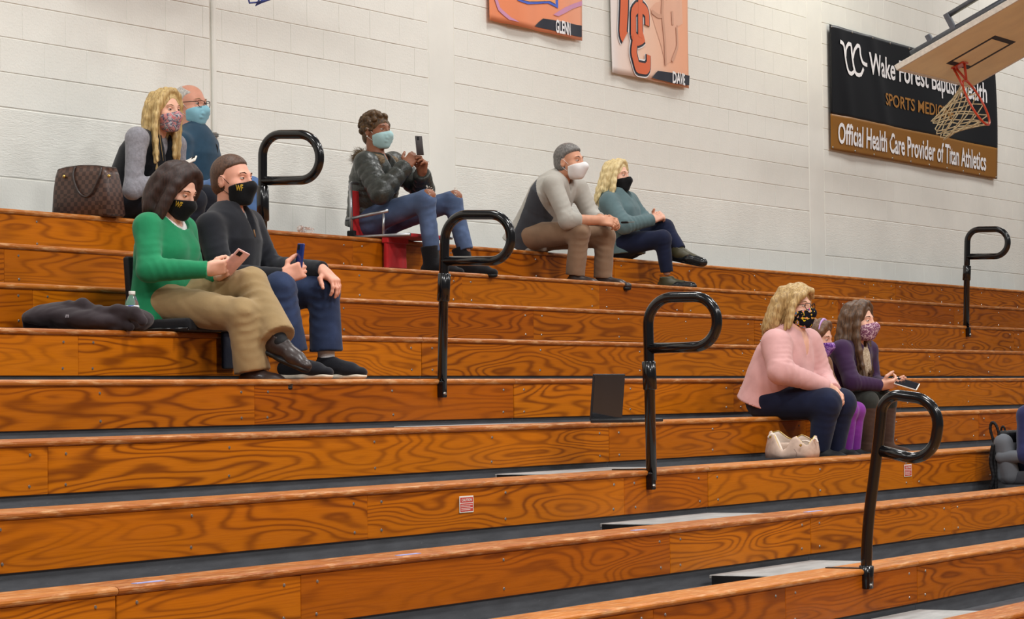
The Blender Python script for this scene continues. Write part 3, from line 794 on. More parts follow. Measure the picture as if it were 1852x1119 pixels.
def hair_long(P, mat, side, behind, part=.01, g=.012, n=120, r=.016, kk=.018, fs=-.016, wv=.0008, face=((.128, 0, -.032), (.082, .070, .140)), seed=2, sr=.0014, fringe=None):
    """side/behind: guides of the near half in head coordinates, mirrored to the far half"""
    H = P.H; z = H.z; S = SDF(); rs = np.random.RandomState(seed); gl = []
    S.ell(H.p(-.014, 0, .040), V(.094+g, .074+g, .080+g)*z, H.R, .02); S.ell(H.p(-.034, 0, -.02), V(.066+g, .068+g, .08)*z, H.R, .02)
    for pts in side:
        for q in (-1, 1):
            G = [(a+fs*(c < .1), q*b+part*(1-i/(len(pts)-1)), c) for i, (a, b, c) in enumerate(pts)]; gl.append(G)
            for t in range(4):
                o = rs.randn(3)*.009; S.chain([H.p(*(np.array(p)+o*i/2)) for i, p in enumerate(spline(G, 8))], [r*(.75+.3*math.sin(3.0*(i+.5)/8)) * (1 if i < 6 else .75) for i in range(8)], kk)
    for pts in behind:
        G = list(pts); gl.append(G)
        for t in range(3):
            o = rs.randn(3)*.010; S.chain([H.p(*(np.array(p)+o*i/2)) for i, p in enumerate(spline(G, 8))], [r*1.25*(1 if i < 6 else .7) for i in range(8)], kk)
    S.ell(H.p(*face[0]), V(*face[1])*z, H.R, .02, 's')
    if fringe: fringe(S, H)
    o = soft('hair', S, .005, mat, P.root, wr=wv, seed=seed, ws=2.2)
    strands('loose_strands', H, gl, n, mat, o, r=sr, spread=.011, seed=seed)
    tag(o, None); return o
def phone(name, c, up, n, size, mat, screen, label, cat='phone', cam_=True):
    """a telephone standing along up with its back towards n"""
    up = nrm(up); n = nrm(n-up*np.dot(n, up)); s_ = np.cross(up, n)
    root = empty(name, c-up*size[1]/2, label, cat)
    R = M3(s_, n, up)
    obox('case', c, s_, n, up, (size[0], .009, size[1]), mat, root, .004, 3, True)
    obox('screen', c-n*.0048, s_, n, up, (size[0]*.9, .001, size[1]*.92), screen, root, .0003, 1)
    obox('camera_module', c+n*.0052+up*size[1]*.36-s_*size[0]*.2, s_, n, up, (size[0]*.34, .002, size[1]*.17), M['black_matte'], root, .0008, 1)
    return root
M['screen'] = NT('dark_screen').set((.012, .012, .016, 1), .1, 0, .5)

jean_blue = denim('mid_blue_denim', (88, 120, 166)); jean_dark = denim('dark_blue_denim', (44, 57, 86), .55); jean_navy = denim('navy_denim', (24, 31, 56), .25); jean_black = denim('black_denim', (28, 32, 42), .2)
jean_fade = denim('faded_denim', (86, 105, 138), .7)

# ---- the two on the top row by the bag -------------------------------------------------
P = Person(0, 13.55, dict(hip=(232, 366, 0), neck=(280, 250, 0), head=(298, 203, 0), sR=(248, 250, -.19), eR=(240, 344, -.24), wR=(300, 322, -.12), hR=(325, 306, -.04),
   sL=(316, 262, .18), eL=(322, 345, .22), wL=(332, 318, .06), hL=(340, 303, 0), kR=(352, 362, -.12), aR=(345, 470, -.1), tR=(380, 485, -.1), kL=(373, 356, .1), aL=(368, 470, .1), tL=(400, 485, .1)),
   'person with long blonde hair, black vest and patterned mask, leaning forward beside the brown tote', M['skin_fair'], (12, 0, 0), .97)
W = P.W; P.body(core=.9)
hand(P.B, W['wR'], W['hR']-W['wR'], V(.5, 0, -.7), True, (35, 45, 30), .92); hand(P.B, W['wL'], W['hL']-W['wL'], V(-.6, 0, -.6), False, (35, 45, 30), .92)
P.finish(); P.H.eyes(P.root, M['brow_light'], (-.25, -.05), P.sk)
S = P.sleeves(P.torso(SDF(), .15, .13, .15, .10, lo=-.02), (.064, .050, .036)); P.garment('shirt', S, C('grey_heather', (138, 137, 144), var=.2, vs=60), seed=1)
S = P.torso(SDF(), .200, .155, .165, .118, flat=.88, lo=.10, g=.008); P.collar(S, .075, .04)
for q in 'RL': S.ell(W['s'+q]+P.lat*(.05 if q == 'L' else -.05)-P.sp*.03, V(.075, .075, .11), None, .015, 's')
P.neckhole(S, .055, .13); P.garment('vest', S, C('black_vest', (17, 19, 25), var=.25, vs=8, fold=.4), wr=.003, seed=2, h=.006)
P.garment('trousers', P.trousers(SDF(), .128, (.09, .066), (.062, .05)), jean_black, seed=3)
for q in 'RL': shoe(P.root, W['a'+q], W['t'+q], P.gz, M['black_matte'], M['edge_black'], 'boot', .95, .12)
BL = hairmat('blonde_hair', srgb(132, 100, 52), srgb(222, 194, 134))
side = [[(.05, .02, .122), (.055, .07, .08), (.040, .088, 0), (.030, .090, -.10), (.035, .082, -.20), (.040, .078, -.27)],
        [(.02, .02, .128), (.02, .082, .07), (.0, .096, -.02), (-.004, .096, -.12), (.012, .09, -.22), (.02, .082, -.27)],
        [(-.02, .02, .125), (-.03, .082, .06), (-.045, .090, -.03), (-.045, .09, -.14), (-.03, .09, -.22)]]
behind = [[(-.06, 0, .11), (-.105, 0, .03), (-.10, .0, -.08), (-.085, 0, -.17)], [(-.06, .04, .10), (-.095, .05, .0), (-.085, .06, -.12), (-.07, .05, -.2)], [(-.06, -.04, .10), (-.095, -.05, .0), (-.085, -.06, -.12), (-.07, -.05, -.2)]]
hair_long(P, BL, side, behind, n=160, g=.008, r=.014)
def pattern(name, base, cols, scale, thr=.5, rough=.85):
    t = NT(name); f = t.noise(t.coord(), scale, 3, .6, .6); st = [(0, base)]
    for q, c in enumerate(cols): st.append((thr+.07*q, c))
    st.append((thr+.07*len(cols), base)); t.set(t.ramp(f, st, 'CONSTANT'), rough, spec=.2); return t.m
P.H.mask(P.root, pattern('pink_print', srgb(200, 138, 138), [srgb(88, 92, 112), srgb(186, 180, 184), srgb(214, 116, 120)], 34, .46), loop=M['white'], label='pink face mask with grey print')
phone('stylus_phone', at(337, 294, X=13.50), V(.15, -.9, .35), V(-.4, -.2, .8), (.065, .13), M['white'], M['screen'], 'white phone held up by the blonde person in the vest')

P = Person(0, 14.2, dict(hip=(352, 366, 0), neck=(352, 242, 0), head=(344, 191, 0), sR=(325, 260, -.2), eR=(330, 338, -.25), wR=(392, 342, -.15), hR=(412, 347, -.12),
   sL=(374, 264, .2), eL=(380, 335, .25), wL=(428, 336, .12), hL=(448, 341, .1), kR=(398, 343, -.28), aR=(402, 462, -.25), tR=(437, 478, -.25), kL=(452, 343, .12), aL=(455, 460, .12), tL=(490, 478, .12)),
   'bald grey-haired person with glasses, blue surgical mask and teal jacket on the top row', M['skin_pink'], (4, 2, 0), 1.02)
W = P.W; P.body(); hand(P.B, W['wR'], W['hR']-W['wR'], V(.1, 0, -1), True, (15, 25, 15)); hand(P.B, W['wL'], W['hL']-W['wL'], V(-.1, 0, -1), False, (15, 25, 15))
P.finish(); P.H.eyes(P.root, M['brow_light'], (0, 0), P.sk)
S = P.sleeves(P.torso(SDF(), .200, .168, .180, .125, flat=.76, lo=.08, g=.006), (.068, .056, .042), fold=.005); P.collar(S, .074, .055); P.neckhole(S, .054)
j = P.garment('jacket', S, C('teal_fleece', (34, 62, 82), var=.2, vs=9, fold=.5), wr=.004, seed=4)
tube('zip', [lerp(W['neck'], W['hip'], t)+P.fw*(.145 if t > .15 else .10) for t in (.02, .2, .45, .7)], .004, M['black_matte'], j, 6)
P.garment('trousers', P.trousers(SDF(), .135, (.098, .078), (.074, .064)), jean_blue, seed=5)
for q in 'RL': shoe(P.root, W['a'+q], W['t'+q], P.gz, M['black_matte'], M['edge_black'], 'shoe', 1.05)
GH = hairmat('silver_hair', srgb(150, 146, 142), srgb(226, 222, 216), .6)
def bald(S, H): S.ell(H.p(.035, 0, .105), V(.085, .062, .050), H.R, .01, 's')
hair_short(P, GH, .005, -.055, extra=bald, h=.004)
P.H.mask(P.root, cloth('surgical_blue', srgb(142, 196, 214), .06, 8, .1), 'pleat', M['white'], label='light blue surgical mask'); P.H.glasses(P.root, M['black_matte'])

# ---- the couple on the fourth row ------------------------------------------------------
P = Person(3, 11.45, dict(hip=(292, 542, 0), neck=(301, 404, 0), head=(319, 347, 0), sR=(266, 410, -.175), eR=(270, 488, -.25), wR=(376, 487, -.12), hR=(402, 483, -.07),
   sL=(330, 416, .175), eL=(352, 502, .22), wL=(396, 499, .02), hL=(416, 489, 0), kR=(440, 570, -.09), aR=(457, 672, -.08), tR=(495, 690, -.08), kL=(454, 514, .07), aL=(503, 612, -.04), tL=(549, 634, -.05)),
   'person in a green cardigan and khaki trousers, legs crossed, looking at a pink phone', M['skin_fair'], (2, 24, 0), .98)
W = P.W; P.body(core=.95)
hand(P.B, W['wR'], W['hR']-W['wR'], V(.75, 0, .35), True, ((30, 35, 45, 50), 40, 25), .90, thumb=(.9, .25, .45), tb=.8); hand(P.B, W['wL'], W['hL']-W['wL'], V(-.5, .1, .6), False, (40, 45, 30), .93)
P.finish(); P.H.eyes(P.root, M['brow_dark'], (0, -.35), P.sk)
GR = C('green_knit', (30, 130, 86), var=.14, vs=10, fold=.45)
S = P.torso(SDF(), .15, .14, .155, .108, lo=-.04, bust=.05); P.neckhole(S, .064, .0); P.garment('t_shirt', S, C('white_cotton', (226, 224, 220), var=.04), seed=6)
S = P.sleeves(P.torso(SDF(), .232, .174, .174, .118, flat=.72, lo=.10, g=.002, bust=.062, wf=(.006, 2.5, 1)), (.066, .056, .042), fold=.0035); P.neckhole(S, .094, .0)
P.garment('cardigan', S, GR, wr=.0045, seed=7)
KH = C('khaki', (150, 126, 88), var=.12, vs=7, fold=.4)
P.garment('trousers', P.trousers(SDF(), .132, (.100, .078), (.076, .086), fold=.008), KH, wr=.004, seed=8)
CLOG = NT('brown_leather').set(srgb(44, 30, 26), .42, 0, .1)
sh = shoe(P.root, W['aL'], W['tL']+V(0, 0, .0), None, CLOG, M['edge_black'], 'clog', 1.08, wide=1.15, thick=.03, label='dark brown leather clog')
shoe(P.root, W['aR'], W['tR'], P.gz, CLOG, M['edge_black'], 'clog', 1.05, wide=1.15, thick=.03)
s_ = SDF(); s_.cone(lerp(W['kL'], W['aL'], .86), W['aL']-nrm(W['aL']-W['kL'])*-.03, .043, .04, .01); soft('sock', s_, .006, M['black_matte'], P.root)
DB = hairmat('dark_brown_hair', srgb(24, 14, 12), srgb(62, 40, 34), .55)
side = [[(.045, .02, .12), (.055, .075, .075), (.044, .092, 0), (.034, .090, -.06), (.026, .084, -.105)],
        [(.015, .02, .13), (.015, .084, .07), (.0, .094, -.02), (.0, .094, -.09), (.01, .086, -.125)],
        [(-.03, .02, .125), (-.04, .084, .06), (-.055, .090, -.03), (-.05, .09, -.09), (-.035, .082, -.125)]]
behind = [[(-.06, 0, .11), (-.115, 0, .03), (-.115, .0, -.06), (-.085, 0, -.13)], [(-.06, .04, .10), (-.10, .055, .0), (-.095, .065, -.08), (-.07, .06, -.14)], [(-.06, -.04, .10), (-.10, -.055, .0), (-.095, -.065, -.08), (-.07, -.06, -.14)]]
hair_long(P, DB, side, behind, n=110, g=.009, r=.015, sr=.0012, kk=.03, fs=-.016, wv=.0004)
GOLD = plain('gold_print', srgb(196, 160, 44), .5)
BLK = C('black_mask_cloth', (11, 12, 16), var=.1)
def logo(H, mk, f, l, u, ax, w_, h_):
    """small gold letters on the side of a mask"""
    ax = nrm(ax); n = np.cross(ax, H.u); 
    o = text('logo', 'WF', H.p(f, l, u), ax, nrm(H.u), w_, h_, GOLD, mk, .02)
    md = o.modifiers.new('fine', 'SUBSURF'); md.subdivision_type = 'SIMPLE'; md.levels = md.render_levels = 3
    md = o.modifiers.new('wrap', 'SHRINKWRAP'); md.target = mk; md.offset = .0022; md.wrap_method = 'NEAREST_SURFACEPOINT'; md.wrap_mode = 'ABOVE_SURFACE'
mk = P.H.mask(P.root, BLK, label='black face mask with gold letters'); logo(P.H, mk, .066, -.068, -.05, P.H.f*.55-P.H.l*-.83*-1*-1, .030, .026)
pk = plain('pink_case', srgb(226, 178, 172), .4)
phone('phone', at(424, 474, X=11.42), V(.0, -.75, .66), V(-.5, -.6, -.62), (.072, .15), pk, M['screen'], 'pink phone held in both hands by the person in green')

P = Person(3, 12.0, dict(hip=(412, 545, 0), neck=(416, 384, 0), head=(420, 328, 0), sR=(380, 411, -.2), eR=(402, 497, -.28), wR=(512, 500, -.16), hR=(540, 490, -.12),
   sL=(450, 406, .2), eL=(490, 484, .25), wL=(584, 488, .13), hL=(601, 500, .13), kR=(506, 522, -.18), aR=(528, 648, -.14), tR=(575, 664, -.14), kL=(586, 520, .17), aL=(590, 645, .17), tL=(645, 668, .17)),
   'person with short brown hair in a black quarter-zip pullover, blue jeans and black sneakers', M['skin_pink'], (0, 0, 0), 1.04)
W = P.W; P.body(core=1.05)
hand(P.B, W['wR'], W['hR']-W['wR'], V(.85, .1, .1), True, (55, 65, 35), 1.05); hand(P.B, W['wL'], V(.0, -.75, -.62), V(0, .3, -.6), False, ((30, 25, 25, 30), 30, 20), 1.05, spread=.10)
P.finish(); P.H.eyes(P.root, M['brow_dark'], (0, 0), P.sk)
NV = C('black_fleece', (24, 26, 33), var=.2, vs=10, fold=.45)
S = P.torso(SDF(), .15, .14, .15, .11, lo=-.04); P.neckhole(S, .052); P.garment('t_shirt', S, C('grey_cotton', (128, 130, 132), var=.05), seed=9)
S = P.sleeves(P.torso(SDF(), .212, .172, .190, .130, flat=.72, lo=.10, g=.006, wf=(.006, 2.2, 2)), (.072, .060, .044), fold=.006); P.collar(S, .080, .030); P.neckhole(S, .062, .09)
j = P.garment('pullover', S, NV, wr=.004, seed=10)
tube('zip_pull', [W['neck']-P.sp*.085+P.fw*.135, W['neck']-P.sp*.12+P.fw*.145], .0035, plain('tan_leather', srgb(140, 100, 60), .6), j, 6)
P.garment('trousers', P.trousers(SDF(), .135, (.094, .078), (.076, .082), fold=.006, hem=.92), jean_dark, wr=.0035, seed=11)
SOCK = C('white_sock', (206, 206, 208), var=.06); SNK = C('black_knit_shoe', (20, 22, 30), var=.2); WS = plain('white_rubber', srgb(224, 214, 196), .6)
for q in 'RL':
    shoe(P.root, W['a'+q], W['t'+q], P.gz+.055, SNK, WS, 'sneaker', 1.12, thick=.028, label='black sneaker with white sole')
    s_ = SDF(); s_.cone(W['a'+q]+V(0, .0, .06), W['a'+q]+V(0, 0, -.04), .043, .041, .01, capa=True); soft('sock', s_, .006, SOCK, P.root)
    nn = V(W['a'+q][0], W['a'+q][1]-.07, P.gz+.055+.085)
    tubes('shoe_laces', [([nn+V(-.025, -.014*t, -.011*t), nn+V(0, -.014*t, -.011*t+.008), nn+V(.025, -.014*t, -.011*t)], .003) for t in range(4)], SNK, P.root)
BR = hairmat('brown_hair', srgb(46, 30, 24), srgb(104, 74, 56), .5, (60, 60, 30))
hair_short(P, BR, .008, -.062, (.026, .090, .5), top=.005)
mk = P.H.mask(P.root, BLK, label='black face mask with gold letters'); logo(P.H, mk, .066, -.068, -.05, P.H.f*.55-P.H.l*-.83*-1*-1, .032, .028)
wd = nrm(W['wL']-W['eL']); s_ = W['wL']-wd*.012
u1 = nrm(np.cross(wd, ZH)); u2 = np.cross(wd, u1)
wt = tube('wristwatch', [s_+(u1*math.cos(a)+u2*math.sin(a))*.037 for a in np.linspace(0, 6.283, 21)[:-1]], .007, M['black_matte'], P.root, 6, closed=True); wt['label'] = 'black wristwatch'
bp = plain('blue_case', srgb(34, 52, 120), .25)
phone('phone', at(542, 466, X=11.9), V(.05, -.12, 1), V(-.8, .5, 0), (.07, .14), bp, M['screen'], 'dark blue phone held upright by the person in the black pullover')

# ---- the phone-holding spectator in the red chair --------------------------------------
P = Person(0, 16.2, dict(hip=(668, 400, 0), neck=(683, 288, 0), head=(680, 238, 0), sR=(662, 296, -.17), eR=(688, 350, -.25), wR=(735, 299, -.08), hR=(749, 281, -.03),
   sL=(710, 296, .17), eL=(766, 344, .2), wL=(763, 312, .04), hL=(766, 290, .01), kR=(770, 362, -.13), aR=(781, 455, -.1), tR=(810, 480, -.1), kL=(818, 364, .16), aL=(842, 452, .16), tL=(885, 478, .16)),
   'person in a dark puffer jacket with fur collar and ripped jeans, filming with a phone', M['skin_brown'], (8, 0, 0), .98)
W = P.W; P.body()
hand(P.B, W['wR'], W['hR']-W['wR'], V(.9, .2, .1), True, ((35, 45, 50, 55), 50, 30), .95); hand(P.B, W['wL'], W['hL']-W['wL'], V(-.9, .15, .1), False, ((25, 35, 45, 55), 45, 30), .95)
for q, s2 in (('kR', -1), ('kL', 1)): P.B.ell(W[q]+V(0, -.018, .028), V(.050, .05, .045), None, .02)
P.finish(); P.H.eyes(P.root, M['brow_dark'], (-.05, .0), P.sk)
PF = NT('puffer_nylon'); f = PF.noise(PF.coord(), 26, 4, .6, .5); PF.set(PF.ramp(f, [(.3, srgb(38, 42, 40)), (.7, srgb(62, 66, 62))]), .36, spec=.45); PF.bump(f, .5, .01)
S = SDF(); a, b, c, d = W['hip'], lerp(W['hip'], W['neck'], .38), lerp(W['hip'], W['neck'], .70), lerp(W['hip'], W['neck'], .88)
S.cone(a-P.sp*.05, b, .186, .178, .03, flat=.78, e=P.fw, capa=True, rib=(.008, 3, 0)); S.cone(b, c, .178, .188, .03, flat=.85, e=P.fw, rib=(.008, 4, 0)); S.cone(c, d, .175, .11, .03, flat=.8, e=P.fw, rib=(.007, 2, 0))
for q in 'RL': S.cone(W['neck']-P.sp*.05, W['s'+q], .065, .075, .03)
P.sleeves(S, (.080, .072, .054), k=.02, rib=.0075); P.neckhole(S, .066, .14)
j = P.garment('puffer_jacket', S, PF.m, wr=.003, seed=12, h=.007)
S = P.torso(SDF(), .14, .13, .14, .1, lo=-.04); P.neckhole(S, .05); P.garment('top', S, M['black_matte'], seed=1)
FUR = hairmat('fur', srgb(58, 46, 36), srgb(150, 128, 98), .8)
rs = np.random.RandomState(5); v = []; f = []; nk = W['neck']
for q in range(5200):
    a = rs.uniform(-2.4, 2.4); rr = .112+rs.randn()*.018
    base = nk - P.fw*math.cos(a)*rr*.95 + P.lat*math.sin(a)*rr*1.08 + P.sp*(-.020+rs.randn()*.020+.02*math.cos(a))
    out = nrm(-P.fw*math.cos(a)+P.lat*math.sin(a)+P.sp*rs.uniform(-.5, .9)+rs.randn(3)*.45)
    sd = nrm(np.cross(out, rs.randn(3)))*.0020; n0 = len(v); tip = base+out*rs.uniform(.03, .062)-ZH*.008
    v += [base-sd, base+sd, base+np.cross(out, sd), tip]; f += [(n0, n0+1, n0+3), (n0+1, n0+2, n0+3), (n0+2, n0, n0+3)]
fc = mesh_pd('fur_trim', v, f, FUR, j); fc['label'] = 'brown fur collar'
fc2 = SDF(); fc2.chain([nk - P.fw*math.cos(a)*.10 + P.lat*math.sin(a)*.112-P.sp*.012 for a in np.linspace(-2.2, 2.2, 9)], [.046]*9, .01); soft('fur_base', fc2, .008, FUR, fc, wr=.006, ws=3)
S = P.trousers(SDF(), .13, (.092, .066), (.062, .052), fold=.004)
for q in ('kR', 'kL'): S.ell(W[q]+V(-.012, -.048, .050), V(.032, .036, .034), None, .006, 's')
P.garment('ripped_jeans', S, jean_fade, wr=.003, seed=13, h=.006)
fr = []
for q in ('kR', 'kL'):
    for t in range(26):
        a = t/26*6.283; c = W[q]+V(-.012+.034*math.cos(a), -.044+.03*math.sin(a)*.6, .050+.034*math.sin(a)); fr.append(([c, c+V(*(rs.randn(3)*.007))], .0014))
tag(tubes('frayed_threads', fr, M['white'], P.root, 4), kind='stuff')
for q in 'RL': shoe(P.root, W['a'+q], W['t'+q], P.gz+.03, C('black_suede'+q, (18, 18, 22), var=.2), M['edge_black'], 'boot', 1.12, .14, .060, 1.1, knee=W['k'+q])
CH = hairmat('curly_hair', srgb(26, 18, 14), srgb(112, 82, 46), .5, (40, 40, 40))
H = P.H; S = SDF(); rs = np.random.RandomState(8)
S.ell(H.p(-.014, 0, .040), V(.098, .080, .084), H.R, .02); S.ell(H.p(-.05, 0, -.03), V(.05, .06, .06), H.R, .02)
for q in range(120):
    a = rs.uniform(0, 6.283); b = rs.uniform(-.5, 1.4); n = V(math.cos(b)*math.cos(a), math.cos(b)*math.sin(a), math.sin(b))
    if n[0] > .62 and n[2] < .55: continue
    p = V(-.014, 0, .04)+n*V(.104, .085, .090); S.ell(H.p(*p), V(.017, .017, .017)*rs.uniform(.7, 1.2), None, .006)
S.ell(H.p(.122, 0, -.02), V(.056, .075, .09), H.R, .008, 's'); 
for q in (-1, 1): S.ell(H.p(.03, q*.088, -.04), V(.06, .03, .045), H.R, .006, 's')
soft('hair', S, .0045, CH, P.root, wr=.003, ws=4)
for q in (-1, 1):
    bm = bmesh.new(); bmesh.ops.create_icosphere(bm, subdivisions=1, radius=.006); bm_obj('earring', bm, M['white'], P.root, H.p(-.008, q*.084, -.036), True)
P.H.mask(P.root, cloth('surgical_pale', srgb(176, 214, 218), .06, 8, .1), 'pleat', M['white'], label='pale blue surgical mask')
phone('phone', at(758.5, 263, X=16.16), V(.0, .1, 1), V(-.25, -1, .0), (.062, .125), plain('dark_case', srgb(52, 44, 44), .35), M['screen'], 'dark phone held up by the person in the puffer jacket')

# ---- the pair further along the top row ------------------------------------------------
P = Person(0, 18.2, dict(hip=(960, 424, 0), neck=(1014, 322, 0), head=(1030, 294, 0), sR=(1000, 334, -.2), eR=(1026, 398, -.25), wR=(1084, 398, -.1), hR=(1112, 402, -.04),
   sL=(1046, 342, .2), eL=(1072, 394, .22), wL=(1102, 400, .07), hL=(1122, 404, .03), kR=(1048, 420, -.17), aR=(1040, 498, -.17), tR=(1075, 512, -.17), kL=(1094, 428, .14), aL=(1090, 503, .14), tL=(1125, 518, .14)),
   'grey-haired person in a pale grey pullover and tan trousers, elbows on knees, white cup mask', M['skin_tan'], (2, 0, 0), 1.02)
W = P.W; P.body(); hand(P.B, W['wR'], W['hR']-W['wR'], V(.7, 0, -.5), True, (35, 50, 30)); hand(P.B, W['wL'], W['hL']-W['wL'], V(-.7, 0, -.5), False, (40, 50, 30))
for q in 'RL': P.B.chain([W['e'+q], W['w'+q]], [.042, .030], .02)
P.finish(); P.H.eyes(P.root, M['brow_dark'], (0, 0), P.sk)
LG = C('light_grey_fleece', (172, 168, 160), var=.08, vs=8, fold=.45); DG = C('charcoal_panel', (58, 60, 66), var=.12, vs=9, fold=.4)
S = P.sleeves(P.torso(SDF(), .206, .170, .188, .125, flat=.76, lo=.10, g=.004, wf=(.006, 2.2, 3)), (.070, .060, .050), fold=.005, upto=.42); P.collar(S, .072, .03); P.neckhole(S, .060, .06)
j = P.garment('pullover', S, LG, wr=.004, seed=14)
S = P.torso(SDF(), .206, .170, .188, .125, flat=.76, lo=.10, g=.0065, wf=(.006, 2.2, 3))
S.plane(W['hip']-P.lat*.07, P.lat); S.plane(W['hip']-P.fw*.045+P.sp*.05, nrm(-P.fw-P.sp*.18)); S.plane(W['hip']+P.fw*.06+P.sp*.27, nrm(P.fw*.60+P.sp*.80)); S.plane(W['hip']+P.fw*.15+P.sp*.10, nrm(P.fw-P.sp*.3))
S.plane(V(0, 0, P.Z+.004), -ZH); soft('side_panel', S, .0065, DG, j, wr=.004, seed=14)
S = SDF(); P.collar(S, .068, .040); P.neckhole(S, .058, .05); soft('collar', S, .006, DG, j)
P.garment('trousers', P.trousers(SDF(), .135, (.096, .074), (.070, .066), fold=.005), C('tan_chino', (136, 110, 88), var=.12, vs=8, fold=.4), wr=.0035, seed=15)
for q in 'RL': shoe(P.root, W['a'+q], W['t'+q], P.gz, CLOG, M['edge_black'], 'shoe', 1.08)
hair_short(P, hairmat('salt_pepper_hair', srgb(52, 50, 50), srgb(140, 136, 132), .5, (60, 60, 30)), .013, -.065, (.026, .088, .5), top=.006)
P.H.mask(P.root, plain('white_mask', srgb(228, 226, 226), .8, var=.02), 'cup', label='white cup-shaped mask')
kc = at(1130, 402, X=18.18); key = empty('car_key', kc, 'small black key held in the hands of the person in pale grey', 'key')
obox('key_head', kc, V(1, 0, 0), V(0, -1, 0), ZH, (.03, .05, .014), M['black_matte'], key, .005, 2, True); obox('key_blade', kc+V(0, -.05, 0), V(1, 0, 0), V(0, -1, 0), ZH, (.008, .05, .004), M['screw'], key, .001)

P = Person(0, 19.8, dict(hip=(1124, 440, 0), neck=(1116, 353, 0), head=(1115, 320, 0), sR=(1101, 366, -.17), eR=(1130, 407, -.25), wR=(1180, 397, -.06), hR=(1195, 390, -.01),
   sL=(1137, 364, .17), eL=(1166, 402, .22), wL=(1184, 396, .05), hL=(1197, 389, .02), kR=(1198, 432, -.09), aR=(1206, 492, -.06), tR=(1245, 508, -.06), kL=(1203, 412, .08), aL=(1230, 452, .04), tL=(1278, 462, .03)),
   'person with long pale blonde hair in a teal hoodie, hands clasped on knee', M['skin_fair'], (2, 0, 0), .97)
W = P.W; P.body(core=.9); hand(P.B, W['wR'], W['hR']-W['wR'], V(.8, 0, -.3), True, (45, 50, 30), .92); hand(P.B, W['wL'], W['hL']-W['wL'], V(-.8, 0, -.3), False, (50, 55, 30), .92)
P.finish(); P.H.eyes(P.root, M['brow_light'], (0, 0), P.sk)
TH_ = C('teal_fleece_hoodie', (88, 110, 114), var=.12, vs=8, fold=.5)
S = P.sleeves(P.torso(SDF(), .205, .172, .172, .118, flat=.80, lo=.09, g=.004, bust=.055, wf=(.008, 2.5, 3)), (.070, .064, .046), fold=.007); P.collar(S, .076, .03); P.neckhole(S, .060, .04)
S.chain([W['neck']-P.fw*.07+P.lat*t for t in (-.09, 0, .09)], [.035, .045, .035], .03)
P.garment('hoodie', S, TH_, wr=.005, seed=16)
P.garment('trousers', P.trousers(SDF(), .130, (.092, .066), (.062, .048), fold=.003), jean_navy, wr=.002, seed=17)
OL = plain('olive_leather', srgb(66, 62, 40), .5); RB = NT('black_rubber').set(srgb(26, 28, 30), .22)
for q in 'RL':
    b = shoe(P.root, W['a'+q], W['t'+q], P.gz+.035 if q == 'R' else None, OL, RB, 'duck_boot', 1.08, .05, .052, knee=W['k'+q], label='olive boot with black rubber foot')
    d = W['t'+q]-W['a'+q]
    if q == 'R': d = V(d[0], d[1], 0)
    d = nrm(d); up = nrm(ZH-d*np.dot(ZH, d)); base = W['a'+q]-up*.085*1.08 if q == 'L' else V(W['a'+q][0], W['a'+q][1], P.gz+.035)
    s_ = SDF(); s_.cone(base+d*.10+up*.042, base+d*.20+up*.036, .050, .042, .02, flat=.85, e=up); s_.cone(base-d*.035+up*.03, base+d*.1+up*.035, .044, .046, .02, flat=.7, e=up); s_.plane(base, -up)
    soft('rubber_foot', s_, .005, RB, b)
PB = hairmat('pale_blonde_hair', srgb(176, 150, 96), srgb(240, 222, 172))
side = [[(.05, .02, .122), (.055, .075, .08), (.038, .090, 0), (.024, .096, -.09), (.0, .10, -.17)],
        [(.02, .02, .128), (.02, .085, .07), (-.004, .100, -.02), (-.02, .110, -.11), (-.05, .115, -.20)],
        [(-.02, .02, .125), (-.03, .085, .06), (-.055, .098, -.03), (-.08, .11, -.13), (-.10, .11, -.22)]]
behind = [[(-.06, 0, .11), (-.105, 0, .03), (-.12, .0, -.08), (-.14, 0, -.2)], [(-.06, .04, .10), (-.10, .05, .0), (-.12, .06, -.12), (-.13, .06, -.22)], [(-.06, -.04, .10), (-.10, -.05, .0), (-.12, -.06, -.12), (-.13, -.06, -.24)]]
hair_long(P, PB, side, behind, n=170, r=.014, g=.008, wv=.0016)
P.H.mask(P.root, BLK, label='plain black face mask')

# ---- the three on the sixth row --------------------------------------------------------
P = Person(5, 15.95, dict(hip=(1393, 720, 0), neck=(1430, 606, 0), head=(1438, 558, 0), sR=(1404, 622, -.205), eR=(1412, 672, -.30), wR=(1496, 700, -.1), hR=(1515, 715, -.04),
   sL=(1460, 620, .19), eL=(1484, 684, .23), wL=(1508, 706, .04), hL=(1521, 718, .02), kR=(1494, 730, -.14), aR=(1482, 815, -.12), tR=(1520, 828, -.12), kL=(1521, 730, .1), aL=(1508, 815, .1), tL=(1550, 828, .1)),
   'person in a pink sweater with a blonde bob, glasses and colourful black mask', M['skin_fair'], (8, -2, 0), 1.02, .108)
W = P.W; P.body(core=1.2); P.torso(P.B, .17, .17, .175, .108, flat=.78, bust=.06, lo=-.03); hand(P.B, W['wR'], W['hR']-W['wR'], V(.6, .3, -.6), True, (30, 40, 25), .95); hand(P.B, W['wL'], W['hL']-W['wL'], V(-.6, .3, -.6), False, (30, 40, 25), .95)
P.finish(); P.H.eyes(P.root, M['brow_light'], (-.1, 0), P.sk)
PK = C('pink_knit', (210, 162, 160), var=.07, vs=10, fold=.35)
S = P.sleeves(P.torso(SDF(), .242, .208, .198, .125, flat=.74, lo=.045, belly=.165, bust=.072, wf=(.006, 2.0, 3)), (.092, .074, .046), fold=.006); P.neckhole(S, .068, .10, .24)
S.bench(P.Z+.003, P.D-.004); P.garment('sweater', S, PK, wr=.004, seed=18)
